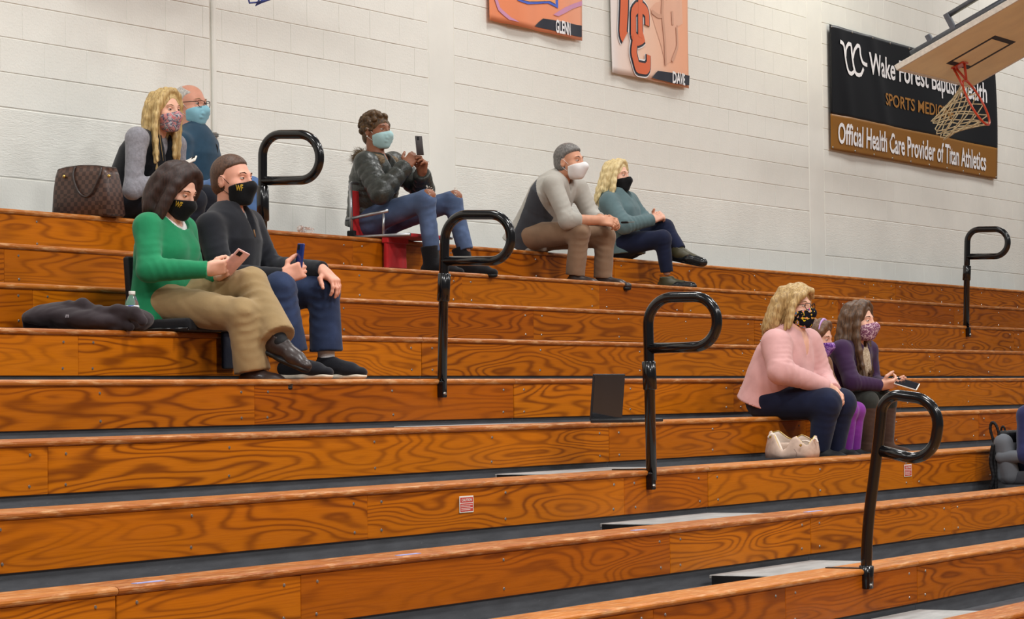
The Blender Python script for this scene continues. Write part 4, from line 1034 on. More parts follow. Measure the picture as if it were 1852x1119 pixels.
P.garment('trousers', P.trousers(SDF(), .150, (.114, .090), (.084, .060), fold=.004), jean_navy, wr=.003, seed=19)
for q in 'RL': shoe(P.root, W['a'+q], W['t'+q], P.gz, M['black_matte'], M['edge_black'], 'shoe', 1.0)
BB = hairmat('honey_blonde_hair', srgb(120, 90, 50), srgb(212, 180, 122))
side = [[(.055, .0, .120), (.075, .065, .085), (.055, .090, .01), (.036, .092, -.05), (.018, .090, -.09)],
        [(.02, .01, .132), (.02, .090, .075), (-.01, .108, -.02), (-.03, .106, -.08), (-.06, .10, -.115)],
        [(-.02, .02, .130), (-.04, .092, .06), (-.07, .105, -.03), (-.095, .105, -.10), (-.115, .10, -.14)]]
behind = [[(-.06, 0, .115), (-.12, 0, .03), (-.135, .0, -.06), (-.15, 0, -.13)], [(-.06, .04, .11), (-.11, .06, .0), (-.13, .07, -.08), (-.14, .07, -.14)], [(-.06, -.04, .11), (-.11, -.06, .0), (-.13, -.07, -.08), (-.14, -.07, -.14)]]
def fringe(S, H): S.chain([H.p(.03, .03, .128), H.p(.088, -.01, .100), H.p(.090, -.055, .070), H.p(.06, -.082, .03)], [.022, .020, .018, .012], .012); S.chain([H.p(.03, .03, .128), H.p(.090, .04, .098), H.p(.078, .072, .06)], [.02, .018, .012], .012)
hair_long(P, BB, side, behind, n=130, g=.011, r=.016, fringe=fringe, fs=-.030, face=((.128, 0, -.035), (.084, .074, .125)))
t = NT('festive_print'); f = t.noise(t.coord(), 26, 2, .5, .8); sx = t.n('ShaderNodeSeparateXYZ'); t.L(t.coord(), sx.inputs[0])
cc = t.ramp(f, [(0, srgb(14, 15, 28)), (.54, srgb(232, 200, 40)), (.575, srgb(214, 52, 130)), (.61, srgb(60, 150, 190)), (.65, srgb(224, 224, 228)), (.68, srgb(14, 15, 28))], 'CONSTANT')
t.set(cc, .85, spec=.2); mk = P.H.mask(P.root, t.m, loop=M['black_matte'], label='black face mask with bright coloured drawings')
P.H.glasses(P.root, M['black_matte'])

P = Person(5, 16.47, dict(hip=(1462, 726, 0), neck=(1470, 648, 0), head=(1479, 612, 0), sR=(1458, 660, -.12), eR=(1466, 700, -.15), wR=(1508, 714, -.06), hR=(1522, 718, -.05),
   sL=(1488, 658, .12), eL=(1506, 700, .16), wL=(1520, 712, .06), hL=(1534, 716, .05), kR=(1537, 742, -.02), aR=(1532, 816, -.02), tR=(1552, 828, -.02), kL=(1550, 742, .07), aL=(1546, 816, .07), tL=(1566, 828, .07)),
   'small child with a lilac headband, purple mask and purple leggings between two adults', M['skin_fair'], (0, 14, 0), .86, .07)
W = P.W; P.body(core=.7); hand(P.B, W['wR'], W['hR']-W['wR'], V(.2, 0, -1), True, (20, 30, 20), .72); hand(P.B, W['wL'], W['hL']-W['wL'], V(-.2, 0, -1), False, (20, 30, 20), .72)
P.finish(); P.H.eyes(P.root, M['brow_dark'], (0, -.2), P.sk)
S = P.sleeves(P.torso(SDF(), .118, .11, .116, .08, flat=.85, lo=.05), (.046, .040, .030), fold=.003); P.neckhole(S, .045); P.garment('top', S, C('brown_knit', (126, 86, 54), var=.15, vs=12), seed=20)
P.garment('leggings', P.trousers(SDF(), .095, (.064, .048), (.046, .032), fold=.0015), C('purple_leggings', (122, 44, 142), var=.1), wr=.001, seed=21)
for q in 'RL': shoe(P.root, W['a'+q], W['t'+q], P.gz, M['black_matte'], M['edge_black'], 'shoe', .75)
CB = hairmat('child_brown_hair', srgb(62, 42, 30), srgb(128, 92, 64))
side = [[(.045, .02, .12), (.05, .070, .075), (.015, .088, 0), (-.01, .088, -.06), (-.03, .08, -.10)], [(.0, .02, .128), (-.01, .088, .06), (-.04, .098, -.03), (-.06, .085, -.10)]]
behind = [[(-.06, 0, .11), (-.11, 0, .03), (-.115, .0, -.06), (-.10, 0, -.14)], [(-.06, .04, .10), (-.10, .05, .0), (-.10, .05, -.08), (-.09, .04, -.15)], [(-.06, -.04, .10), (-.10, -.05, .0), (-.10, -.05, -.08), (-.09, -.04, -.15)]]
hair_long(P, CB, side, behind, n=50, g=.010, r=.013, face=((.118, 0, -.035), (.082, .078, .125)))
H = P.H; hb = tube('headband', [H.p(.038-.02*math.cos(a), -.090*math.sin(a)*1.02, .045+.096*math.cos(a)) for a in np.linspace(-1.75, 1.75, 21)], .010, plain('lilac_plastic', srgb(186, 146, 206), .4), P.root, 8, flat=.45, up=H.f)
P.H.mask(P.root, pattern('purple_print', srgb(92, 48, 128), [srgb(176, 140, 200), srgb(132, 84, 168)], 60, .5), loop=M['white'], label='purple patterned face mask')

P = Person(5, 16.95, dict(hip=(1505, 716, 0), neck=(1545, 624, 0), head=(1553, 583, 0), sR=(1522, 634, -.17), eR=(1540, 690, -.25), wR=(1592, 697, -.08), hR=(1614, 694, -.03),
   sL=(1570, 634, .17), eL=(1578, 690, .22), wL=(1604, 696, .05), hL=(1626, 694, .02), kR=(1570, 726, -.14), aR=(1568, 806, -.14), tR=(1600, 822, -.14), kL=(1603, 726, .12), aL=(1602, 806, .12), tL=(1632, 822, .12)),
   'person with long brown hair in a dark purple cardigan and brown boots, holding a phone', M['skin_fair'], (4, 0, 0), .97)
W = P.W; P.body(core=.9); hand(P.B, W['wR'], W['hR']-W['wR'], V(.6, 0, .5), True, (35, 45, 30), .93); hand(P.B, W['wL'], W['hL']-W['wL'], V(-.2, 0, .95), False, (15, 20, 15), .93)
P.finish(); P.H.eyes(P.root, M['brow_dark'], (0, 0), P.sk)
S = P.torso(SDF(), .155, .145, .160, .108, flat=.82, lo=-.01, bust=.058); P.neckhole(S, .062); P.garment('lace_top', S, pattern('beige_lace', srgb(190, 172, 146), [srgb(160, 140, 116), srgb(212, 198, 176)], 60, .46), seed=22)
S = P.sleeves(P.torso(SDF(), .196, .158, .168, .115, flat=.80, lo=.09, bust=.055), (.062, .050, .038), fold=.004)
S.cone(W['neck']+P.fw*.13+P.sp*.02, W['hip']+P.fw*.17, .055, .075, .01, op='s'); P.neckhole(S, .068)
P.garment('cardigan', S, C('aubergine_knit', (56, 32, 66), var=.15, vs=10, fold=.35), wr=.003, seed=23)
P.garment('trousers', P.trousers(SDF(), .125, (.088, .064), (.060, .05), fold=.003, hem=.5), C('dark_green_twill', (46, 48, 44), var=.12), wr=.002, seed=24)
BT = C('brown_suede', (72, 50, 40), var=.2, vs=10, fold=.3)
for q in 'RL': shoe(P.root, W['a'+q], W['t'+q], P.gz, BT, M['edge_black'], 'tall_boot', 1.0, .28, .062, knee=W['k'+q], label='tall brown suede boot')
LB = hairmat('long_brown_hair', srgb(30, 20, 17), srgb(116, 84, 58))
side = [[(.05, .02, .122), (.058, .072, .08), (.040, .088, 0), (.034, .090, -.10), (.050, .082, -.22), (.062, .075, -.34)],
        [(.02, .02, .128), (.02, .084, .07), (.0, .096, -.02), (.0, .098, -.12), (.02, .095, -.24), (.045, .085, -.35)],
        [(-.02, .02, .125), (-.03, .082, .06), (-.055, .092, -.03), (-.075, .098, -.13), (-.085, .10, -.20)]]
behind = [[(-.06, 0, .11), (-.105, 0, .03), (-.12, .0, -.08), (-.14, 0, -.19)], [(-.06, .04, .10), (-.10, .05, .0), (-.11, .06, -.12), (-.13, .06, -.2)], [(-.06, -.04, .10), (-.10, -.05, .0), (-.11, -.06, -.12), (-.13, -.06, -.2)]]
hair_long(P, LB, side, behind, n=190, wv=.0014)
P.H.mask(P.root, pattern('speckled_print', srgb(214, 186, 196), [srgb(110, 56, 92), srgb(150, 96, 124), srgb(92, 44, 80)], 95, .47), 'cup', M['white'], label='white mask with purple speckles')
phone('phone', at(1640, 694, X=16.95), V(.15, -.9, -.28), V(.55, .25, -.8), (.072, .15), M['white'], M['screen'], 'white phone held out by the person in the purple cardigan')

# ---- the spectator cut off by the right edge -------------------------------------------
XE = 17.92
P = Person(7, XE, dict(hip=(1880, 862, 0), neck=(1888, 740, 0), head=(1892, 684, 0), sR=(1858, 752, -.19), eR=(1856, 822, -.26), wR=(1903, 838, -.16), hR=(1928, 842, -.12),
   sL=(1918, 752, .19), eL=(1928, 822, .24), wL=(1968, 835, .12), hL=(1988, 838, .1), kR=(1978, 858, -.12), aR=(1983, 960, -.12), tR=(2018, 970, -.12), kL=(2008, 855, .12), aL=(2008, 955, .12), tL=(2038, 970, .12)),
   'person in a navy sweater sitting in the grey cushioned chair at the right edge', M['skin_tan'], (0, 0, 0), 1.0)
W = P.W; P.body(); hand(P.B, W['wR'], W['hR']-W['wR'], V(.2, 0, -1), True, (25, 35, 25)); hand(P.B, W['wL'], W['hL']-W['wL'], V(-.2, 0, -1), False, (25, 35, 25))
P.finish(.006); P.H.eyes(P.root, M['brow_dark'], (0, 0), P.sk)
S = P.sleeves(P.torso(SDF(), .178, .168, .182, .12, flat=.80, lo=.09), (.068, .056, .042)); P.neckhole(S, .06); P.garment('sweater', S, C('navy_knit', (38, 42, 84), var=.12, vs=9, fold=.4), seed=25, h=.009)
P.garment('trousers', P.trousers(SDF(), .13, (.092, .068), (.064, .056)), jean_dark, seed=26, h=.009)
for q in 'RL': shoe(P.root, W['a'+q], W['t'+q], P.gz, M['black_matte'], M['edge_black'], 'shoe', 1.05)
hair_short(P, BR, .010, -.06); P.H.mask(P.root, BLK)

# ------------------------------------------------------------------ seats the spectators brought
AL = plain('brushed_aluminium', srgb(176, 178, 182), .3, .85, var=.05); RED = C('red_nylon', (196, 32, 36), var=.12, rough=.6)
Z0 = Zn(0); X1, X2 = 15.93, 16.47
ch = empty('stadium_chair', (16.2, Dn(0)+.2, Z0), 'folding red stadium chair with silver armrests on the top row', 'chair')
yb = at(636, 420, X=X1)[1]; yt = at(634, 330, X=X1)[1]; zt = at(636, 330, X=X1)[2]; yf = at(742, 425, X=X1)[1]
for x in (X1, X2):
    tube('back_post', [V(x, yb, Z0+.02), V(x, yt, zt)], .011, AL, ch, 10)
    a, b = at(626, 397, X=X1), at(702, 381, X=X1)
    tube('armrest', [V(x, a[1], a[2]), V(x, b[1], b[2])], .011, AL, ch, 10)
    c, d = at(694, 386, X=X1), at(693, 427, X=X1)
    tube('arm_strut', [V(x, c[1], c[2]), V(x, d[1], Z0+.02)], .008, AL, ch, 8)
    tube('seat_rail', [V(x, yb, Z0+.018), V(x, yf, Z0+.018)], .011, AL, ch, 10)
    box('hinge', (x-.014, yb-.03, Z0+.001), (x+.014, yb+.03, Z0+.06), M['black_matte'], ch, .006)
tube('top_bar', round_path([V(X1, yt, zt-.05), V(X1, yt, zt), V(X2, yt, zt), V(X2, yt, zt-.05)], .04), .011, AL, ch, 10)
obox('back_panel', V(16.2, (yb+yt)/2+.0, (Z0+zt)/2-.01), V(1, 0, 0), nrm(V(0, zt-Z0, -(yt-yb))), nrm(V(0, yt-yb, zt-Z0)), (X2-X1-.02, .018, zt-Z0-.08), RED, ch, .006)
box('seat_panel', (X1+.01, yf+.02, Z0+.006), (X2-.01, yb-.01, Z0+.03), RED, ch, .008, 2)
pc = at(750, 430, X=X1+.06)
pouch = SDF(); pouch.box(V(16.06, Dn(0)-.035, Z0-.115), V(.125, .018, .115), None, .015, .01); p_ = soft('storage_pouch', pouch, .006, RED, ch, wr=.004); 
box('pouch_strap', (15.95, Dn(0)-.058, Z0-.205), (16.17, Dn(0)-.052, Z0-.185), M['black_matte'], p_, .002)
box('pouch_flap', (15.93, Dn(0)-.062, Z0-.03), (16.19, Dn(0)-.012, Z0+.012), RED, ch, .006)

Z3 = Zn(3); sb = empty('folding_stadium_chair', (11.45, Dn(3)+.25, Z3), 'black folding stadium chair under the person in green', 'chair')
ta, tb = at(231, 456, X=11.27), at(240, 575, X=11.27)
ax_ = nrm(ta-V(ta[0], tb[1], Z3+.03)); 
obox('back_panel', lerp(ta, V(ta[0], tb[1], Z3+.03), .5)+V(.19, 0.01, 0), V(1, 0, 0), np.cross(ax_, V(1, 0, 0)), ax_, (.40, .035, float(np.linalg.norm(ta-tb))), M['black_matte'], sb, .012, 3, True)
f0 = at(341, 590, X=11.25)[1]
S = SDF(); S.box(V(11.45, (f0+tb[1])/2, Z3+.032), V(.205, abs(tb[1]-f0)/2, .030), None, .022, .01); soft('seat_cushion', S, .007, C('black_vinyl', (18, 19, 24), var=.15), sb, wr=.002)
tube('side_frame', [V(11.243, tb[1], Z3+.012), V(11.243, f0, Z3+.012)], .009, M['black_metal'], sb, 8)
S = SDF(); S.box(V(11.66, Dn(3)-.035, Z3-.075), V(.07, .010, .10), None, .01, .01); soft('front_strap', S, .006, C('navy_webbing', (20, 24, 40), var=.15), sb, wr=.004)

# the grey cushioned chair at the right edge
Z7 = Zn(7); GC = C('grey_upholstery', (96, 100, 106), var=.1, vs=6, fold=.3); XC0, XC1 = XE-.30, XE+.30
gc = empty('cushioned_chair', (XE, Dn(7)+.25, Z7), 'grey cushioned stadium chair with black straps at the right edge', 'chair')
bt, bb = at(1803, 792, X=XC0), at(1815, 872, X=XC0)
S = SDF(); ybk = lerp(bt[1], bb[1], .5)
for x in (XC0, ): pass
S.cone(V(XC0+.06, bt[1]-.02, bt[2]-.035), V(XC0+.06, bb[1]-.03, Z7+.06), .062, .055, .03); S.cone(V(XC1-.06, bt[1]-.02, bt[2]-.035), V(XC1-.06, bb[1]-.03, Z7+.06), .062, .055, .03)
S.box(V(XE, bt[1]-.01, (bt[2]+Z7)/2), V(.26, .045, (bt[2]-Z7)/2-.02), None, .035, .03)
soft('back_cushion', S, .008, GC, gc, wr=.002)
for x in (XC0+.03, XC1-.03):
    S = SDF(); A = at(1826, 826, X=XC0); S.chain([V(x, bt[1]-.02, A[2]-.002), V(x, bt[1]-.20, A[2]+.005), V(x, bt[1]-.42, A[2]-.004)], [.042, .038, .036], .02); S.chain([V(x, bt[1]-.42, A[2]-.004), V(x, bt[1]-.44, Z7+.05)], [.034, .03], .02)
    soft('armrest', S, .008, GC, gc)
S = SDF(); S.box(V(XE, bt[1]-.22, Z7+.045), V(.27, .22, .042), None, .03, .02); soft('seat_cushion', S, .008, C('dark_grey_upholstery', (58, 60, 66), var=.1), gc)
xs = XC0+.04
box('back_shell', (XE-.19, bt[1]-.045, Z7+.02), (XE+.19, bt[1]+.045, bt[2]+.045), M['black_matte'], gc, .03, 3)
S = SDF(); S.chain(spline([at(1798, 800, X=xs), at(1791, 776, X=xs), at(1794, 764, X=xs), at(1801, 768, X=xs), at(1806, 782, X=xs), at(1808, 800, X=xs)], 14), [.009]*14, .004); soft('carry_strap', S, .004, M['black_matte'], gc)
S = SDF(); S.chain(spline([at(1796, 806, X=xs-.03), at(1792, 835, X=xs-.03), at(1797, 862, X=xs-.03), at(1791, 884, X=xs-.03)], 12), [.013]*12, .004); soft('carry_strap', S, .004, M['black_matte'], gc)
S = SDF(); S.chain(spline([at(1798, 815, X=xs-.01), at(1800, 850, X=xs-.01), at(1801, 884, X=xs-.01)], 12), [.012]*12, .004); soft('carry_strap', S, .004, M['black_matte'], gc)
tube('back_handle', spline([at(1811, 786, X=XE-.08), at(1811, 774, X=XE-.08), at(1816, 772, X=XE-.08), at(1819, 786, X=XE-.08)], 12), .007, M['black_matte'], gc, 8)

# ------------------------------------------------------------------ bags and small things
t = NT('checked_canvas'); ck = t.n('ShaderNodeTexChecker'); ck.inputs['Scale'].default_value = 42; ck.inputs[1].default_value = srgb(84, 60, 50); ck.inputs[2].default_value = srgb(56, 38, 32)
mp = t.n('ShaderNodeMapping'); tc = t.n('ShaderNodeTexCoord'); t.L(tc.outputs['Object'], mp.inputs[0]); mp.inputs['Location'].default_value = (.013, .013, .013); t.L(mp.outputs[0], ck.inputs[0]); t.set(ck.outputs[0], .38, spec=.4)
pA, pB = at(108, 385, Y=Dn(0)+.10), at(210, 390, Y=Dn(0)+.10)
# the bag stands across the row: its broad face runs along y
xb = 13.02; yb0, yb1 = at(214, 388, X=xb)[1], at(107, 384, X=xb)[1]; zt = at(165, 300, X=xb)[2]
tote = empty('tote_bag', (xb, (yb0+yb1)/2, Z0), 'brown checked tote bag with looped handles standing on the top row', 'bag')
v = []; f = []; NB = 28; lev = [(0, 1.0, .075), (.04, 1.02, .085), (.5, .96, .08), (.8, .90, .07), (1.0, .86, .055)]
yc = (yb0+yb1)/2; hw = (yb1-yb0)/2; hz = zt-Z0-.004
for t_, s1, s2 in lev:
    for k in range(NB):
        a = 2*math.pi*k/NB; ca, sa = math.cos(a), math.sin(a); ex = .35
        yy = math.copysign(abs(ca)**ex, ca)*hw*s1; xx = math.copysign(abs(sa)**ex, sa)*s2
        v.append((xb+xx, yc+yy+.008*t_, Z0+.003+t_*hz-(.025*(abs(yy)/hw)**2 if t_ == 1 else 0)))
for i in range(len(lev)-1):
    for k in range(NB): f.append((i*NB+k, i*NB+(k+1) % NB, (i+1)*NB+(k+1) % NB, (i+1)*NB+k))
f.append(tuple(range(NB-1, -1, -1)))
bd = mesh_pd('bag_body', v, f, t.m, tote, smooth=True); md = bd.modifiers.new('thickness', 'SOLIDIFY'); md.thickness = .004; md.offset = -1
LEA = plain('dark_leather', srgb(46, 32, 28), .35); BRS = plain('brass', srgb(190, 160, 90), .3, .9)
v2 = [p for p in v[-NB:]]; tube('rim_piping', [V(*p) for p in v2], .005, LEA, tote, 6, closed=True)
for sx in (-1, 1):
    xx = xb+sx*.083 if sx < 0 else xb+.06
    ha, hb = at(135, 302, X=xb-.07), at(182, 303, X=xb-.07); hm = at(158, 356, X=xb-.085)
    if sx < 0: tube('handle', spline([V(xx+.02, ha[1], ha[2]+.004), V(xx, ha[1]+.002, ha[2]-.05), V(xx-.012, lerp(ha[1], hm[1], .45), hm[2]+.03), V(xx-.012, hm[1], hm[2]), V(xx-.012, lerp(hb[1], hm[1], .45), hm[2]+.03), V(xx, hb[1], hb[2]-.05), V(xx+.02, hb[1], hb[2]+.004)], 26), .0065, LEA, tote, 8)
    else: tube('handle', spline([V(xx, ha[1], ha[2]-.03), V(xx+.03, ha[1], ha[2]-.06), V(xx+.035, hm[1], hm[2]), V(xx+.03, hb[1], hb[2]-.06), V(xx, hb[1], hb[2]-.03)], 20), .0065, LEA, tote, 8)
for px_, py_ in ((197, 318), (116, 319)):
    c = at(px_, py_, X=xb-.083); bm = bmesh.new(); bmesh.ops.create_icosphere(bm, subdivisions=2, radius=.010); bm_obj('clasp', bm, BRS, tote, c, True)
tube('side_strap', spline([at(113, 322, X=xb), at(109, 350, X=xb), at(110, 370, X=xb-.02), at(108, 383, X=xb-.03)], 10), .005, LEA, tote, 6)

# cream handbag on the seventh row
CR = cloth('cream_leather', srgb(228, 214, 202), .05, 12, .12, 200, .45, 0.0); CI = plain('beige_lining', srgb(190, 166, 150), .8)
Z6 = Zn(6); xh = 15.42
b0, b1 = at(1389, 828, X=xh), at(1477, 826, X=xh); hb_ = empty('handbag', (xh, (b0[1]+b1[1])/2, Z6), 'slouching cream leather handbag with gold zips beside the pink sweater', 'handbag')
ym = (b0[1]+b1[1])/2; hw = (b0[1]-b1[1])/2; v = []; f = []; n = 44; rim = []
kx = [0, .10, .20, .36, .50, .62, .68, .80, .92, 1.0]; kn = [.138, .150, .125, .030, .052, .115, .118, .082, .062, .108]; kf = [.142, .150, .13, .10, .112, .128, .118, .10, .11, .12]
prof = [(0, 1.0, 1.0), (.25, 1.03, 1.06), (.6, 1.0, 1.0), (.85, .97, .88), (1.0, .95, .80)]
for i, (t_, s1, s2) in enumerate(prof):
    for k in range(n):
        a = 2*math.pi*k/n; ca, sa = math.cos(a), math.sin(a); u_ = (1-math.copysign(abs(ca)**.8, ca))/2
        top = float(np.interp(u_, kx, kn if sa < 0 else kf)); z = top*t_
        p = V(xh+math.copysign(abs(sa)**.7, sa)*.085*s2+.01*math.sin(9*u_+2)*t_, ym+math.copysign(abs(ca)**.8, ca)*hw*s1*(1-.10*t_*(u_ < .5)), Z6+.002+z); v.append(p)
for i in range(len(prof)-1):
    for k in range(n): f.append((i*n+k, i*n+(k+1) % n, (i+1)*n+(k+1) % n, (i+1)*n+k))
f.append(tuple(range(n-1, -1, -1)))
o = mesh_pd('bag_body', v, f, [CR, CI], hb_, smooth=True); md = o.modifiers.new('thickness', 'SOLIDIFY'); md.thickness = .007; md.offset = -1; md.material_offset = 1
tube('zip', [p+V(0, 0, .001) for p in v[-n:]], .0028, BRS, hb_, 5, closed=True)
obox('inner_pouch', V(xh+.015, ym+hw*.12, Z6+.05), V(1, 0, 0), V(0, 1, 0), ZH, (.10, hw*.9, .07), CI, hb_, .02, 3, True)
tube('handle', spline([at(1450, 798, X=xh-.03), at(1458, 797, X=xh-.03), at(1467, 799, X=xh-.03), at(1475, 793, X=xh-.04), at(1479, 800, X=xh-.04)], 16), .006, CR, hb_, 6)
tube('handle', spline([at(1390, 792, X=xh-.06), at(1396, 785, X=xh-.06), at(1402, 790, X=xh-.06), at(1411, 808, X=xh-.06), at(1416, 822, X=xh-.06)], 16), .010, CR, hb_, 6)
for px_, py_ in ((1448, 805), (1393, 790)):
    c = at(px_, py_, X=xh-.10); bm = bmesh.new(); bmesh.ops.create_icosphere(bm, subdivisions=1, radius=.009); bm_obj('gold_tag', bm, BRS, hb_, c)
tube('seam', spline([at(1436, 812, X=xh-.12), at(1441, 820, X=xh-.13), at(1436, 828, X=xh-.13)], 8), .0016, plain('seam_thread', srgb(120, 100, 92), .7), hb_, 5)

# dark coat thrown on the fourth row
CT = C('dark_coat', (50, 42, 46), var=.2, vs=7, fold=.6)
ct = empty('coat', (10.85, Dn(3)+.1, Z3), 'dark brown coat dropped in a heap beside the water bottle', 'coat')
S = SDF(); pc = lambda x, y, X: at(x, y, X=X)
for x, y, X, r in ((85, 575, 10.82, (.14, .10, .055)), (120, 572, 10.86, (.16, .12, .065)), (160, 578, 10.88, (.16, .12, .060)), (205, 582, 10.92, (.16, .12, .055)), (240, 578, 10.98, (.12, .09, .05))):
    S.ell(pc(x, y, X), V(*r), None, .05)
for pts, r in (([(75, 590), (95, 560), (125, 553), (150, 560)], .022), ([(110, 562), (150, 556), (185, 575), (205, 594)], .020), ([(150, 566), (180, 560), (215, 580), (235, 592)], .020), ([(185, 565), (215, 560), (245, 566), (258, 580)], .024), ([(95, 580), (140, 580), (180, 592), (215, 598)], .022), ([(140, 556), (150, 549), (160, 556)], .022), ([(200, 580), (225, 570), (250, 572)], .018)):
    S.chain([pc(x, y, 10.76+.0004*x) for x, y in pts], [r]*len(pts), .02)
S.cone(pc(56, 590, 10.76), pc(85, 584, 10.80), .034, .04, .02); S.cone(pc(50, 591, 10.72), pc(82, 590, 10.74), .026, .016, .006, op='s')
S.bench(Z3+.002, Dn(3)-.016)
S.plane(V(0, Dn(3)-.075, 0), V(0, -1, -.35))
o = soft('coat_heap', S, .006, CT, ct, wr=.0055, seed=31, ws=2.0)
c = at(118, 574, X=10.70); text('label_print', 'm', c, V(.35, -.9, 0), nrm(V(.3, 0, 1)), .016, .014, plain('faded_print', srgb(150, 146, 152), .8), ct, .02)

# water bottle
bc = at(239, 560, Y=Dn(3)+.16); wb = empty('water_bottle', (bc[0], bc[1], Z3), 'clear plastic water bottle with a white cap beside the green cardigan', 'bottle')
PL = NT('clear_plastic'); PL.set((.93, .96, .97, 1), .08, trans=.92); PL.b.inputs['IOR'].default_value = 1.33
hb2 = at(239, 527, Y=bc[1])[2]-Z3; r0 = .033; k_ = hb2/.2
bo = lathe('bottle_body', [(.028, .002), (.032, .008), (.033, .06), (.031, .068), (.033, .076), (.033, .12*k_), (.030, .145*k_), (.020, .172*k_), (.0135, .182*k_), (.0135, .186*k_)], (bc[0], bc[1], Z3), PL.m, wb)
lathe('cap', [(.0155, .184*k_), (.0158, .187*k_), (.0158, .2*k_), (.0145, .202*k_)], (bc[0], bc[1], Z3), M['white'], wb)
t = NT('bottle_label'); sx = t.n('ShaderNodeSeparateXYZ'); t.L(t.coord(), sx.inputs[0]); f_ = t.noise(t.coord((1, 1, 3)), 26, 1); t.set(t.ramp(f_, [(0, srgb(232, 234, 240)), (.52, srgb(40, 66, 170)), (.62, srgb(232, 234, 240))], 'CONSTANT'), .4)
lathe('paper_label', [(.0335, .085*k_), (.0337, .087*k_), (.0337, .128*k_), (.0325, .13*k_)], (bc[0], bc[1], Z3), t.m, wb)

# crumpled clear wrapper left on the top row
wc = at(552, 413, Y=Dn(0)+.10); wr_ = SDF(); rs = np.random.RandomState(3)
for q in range(14): wr_.ell(V(wc[0]+rs.uniform(-.09, .09), wc[1]+rs.uniform(-.03, .03), Z0+.012+rs.uniform(0, .018)), V(*rs.uniform(.012, .03, 3)), None, .006)
wr_.bench(Z0+.001, Dn(0)-.1)
cw = NT('clear_film'); cw.set((.95, .95, .95, 1), .15, trans=.85)
o = soft('plastic_wrapper', wr_, .006, cw.m, None, wr=.006, ws=4); tag(o, 'crumpled clear plastic wrapper on the top row beside the first railing', 'wrapper')

# laptop on the sixth row
Z5 = Zn(5); xl0 = 12.87; yl = at(1067, 752, X=xl0)[1]; LP = plain('laptop_black', srgb(30, 31, 35), .42)
xl1 = at(1124, 752, Y=yl)[0]; dl = .235
lp = empty('laptop', ((xl0+xl1)/2, yl-dl/2, Z5), 'black laptop standing open on the sixth row', 'laptop')
box('base', (xl0, yl-dl, Z5+.001), (xl1, yl, Z5+.019), LP, lp, .005, 2)
for r in range(5):
    for c_ in range(11): 
        pass
kb = bmesh.new()
for r in range(5):
    for c_ in range(13): box_bm((xl1-xl0)*.064, .014, .002, 0, 1, (xl0+(xl1-xl0)*(.09+.068*c_), yl-.045-.019*r, Z5+.0195), kb)
tag(bm_obj('keys', kb, M['black_matte'], lp), kind='stuff')
box('touchpad', ((xl0+xl1)/2-.05, yl-dl+.02, Z5+.0185), ((xl0+xl1)/2+.05, yl-dl+.085, Z5+.0196), M['black_matte'], lp, 0)
tp = at(1073, 676, X=xl0); hl = math.hypot(tp[1]-yl, tp[2]-Z5-.015); up_ = nrm(V(0, tp[1]-yl, tp[2]-Z5-.015)); nl = np.cross(V(1, 0, 0), up_)
cl = V((xl0+xl1)/2, yl, Z5+.015)+up_*hl/2
ld = obox('lid', cl, V(1, 0, 0), nl, up_, (xl1-xl0, .008, hl), LP, lp, .003, 2); obox('screen', cl-nl*.0045 if nl[1] > 0 else cl+nl*.0045, V(1, 0, 0), nl, up_, (xl1-xl0-.02, .001, hl-.025), M['screen'], ld, 0)

# ------------------------------------------------------------------ banners on the wall
YB = DW-.03
def cloth_sheet(name, X0, X1, Z0_, Z1_, mat, parent, wave, nx=48, nz=40, th=.003):
    v = []; f = []
    for i in range(nx+1):
        for j in range(nz+1):
            x = X0+(X1-X0)*i/nx; z = Z0_+(Z1_-Z0_)*j/nz; v.append((x, wave(x, z), z))
    for i in range(nx):
        for j in range(nz): a = i*(nz+1)+j; f.append((a, a+nz+1, a+nz+2, a+1))
    o = mesh_pd(name, v, f, mat, parent, smooth=True); md = o.modifiers.new('thickness', 'SOLIDIFY'); md.thickness = th; md.offset = 1; return o
def on(wave, d=.010):
    def g(p): p = p.copy(); p[:, 1] = [wave(x, z)-d for x, _, z in p]; return p
    return g
def printed(name, pts, mat, parent, wave, d):
    """a flat print that follows the hang of the cloth"""
    bm = bmesh.new(); P_ = [at(x, y, Y=YB) for x, y in pts]; c = sum(P_)/len(P_)
    fc = bm.faces.new([bm.verts.new(Vector(p-c)) for p in P_]); bmesh.ops.triangulate(bm, faces=[fc])
    for _ in range(6):
        bmesh.ops.subdivide_edges(bm, edges=[e for e in bm.edges if e.calc_length() > .035], cuts=1); bmesh.ops.triangulate(bm, faces=bm.faces[:])
    for vv in bm.verts: vv.co.y = wave(vv.co.x+c[0], vv.co.z+c[2])-d-c[1]
    return bm_obj(name, bm, mat, parent, c)
bx0, bx1 = 25.50, 30.24; bz0, bz1 = 2.302+ZC, 3.485+ZC; bzm = at(1500, 205, Y=YB)[2]
wv = lambda x, z: YB - .012*(1+math.sin((x-bx0)*3.1+z*1.2))*(.4+.6*math.sin(math.pi*(z-bz0)/(bz1-bz0))) - .014*math.exp(-((x-bx0-1.05-.45*(bz1-z))/.14)**2)*(z > bz0+.2) - .012*math.exp(-((x-bx0-.55+.3*(z-bz0))/.12)**2)
BKV = NT('black_vinyl_banner').set(srgb(11, 12, 18), .38, spec=.3); OCH = NT('ochre_vinyl_banner').set(srgb(140, 94, 32), .4, spec=.3)
ban = empty('wall_banner', ((bx0+bx1)/2, YB, bz0), 'large black and ochre vinyl banner with white lettering behind the basketball hoop', 'banner')
cloth_sheet('banner_cloth', bx0, bx1, bzm, bz1, BKV, ban, wv, 80, 30); cloth_sheet('banner_band', bx0, bx1, bz0, bzm, OCH, ban, wv, 80, 14)
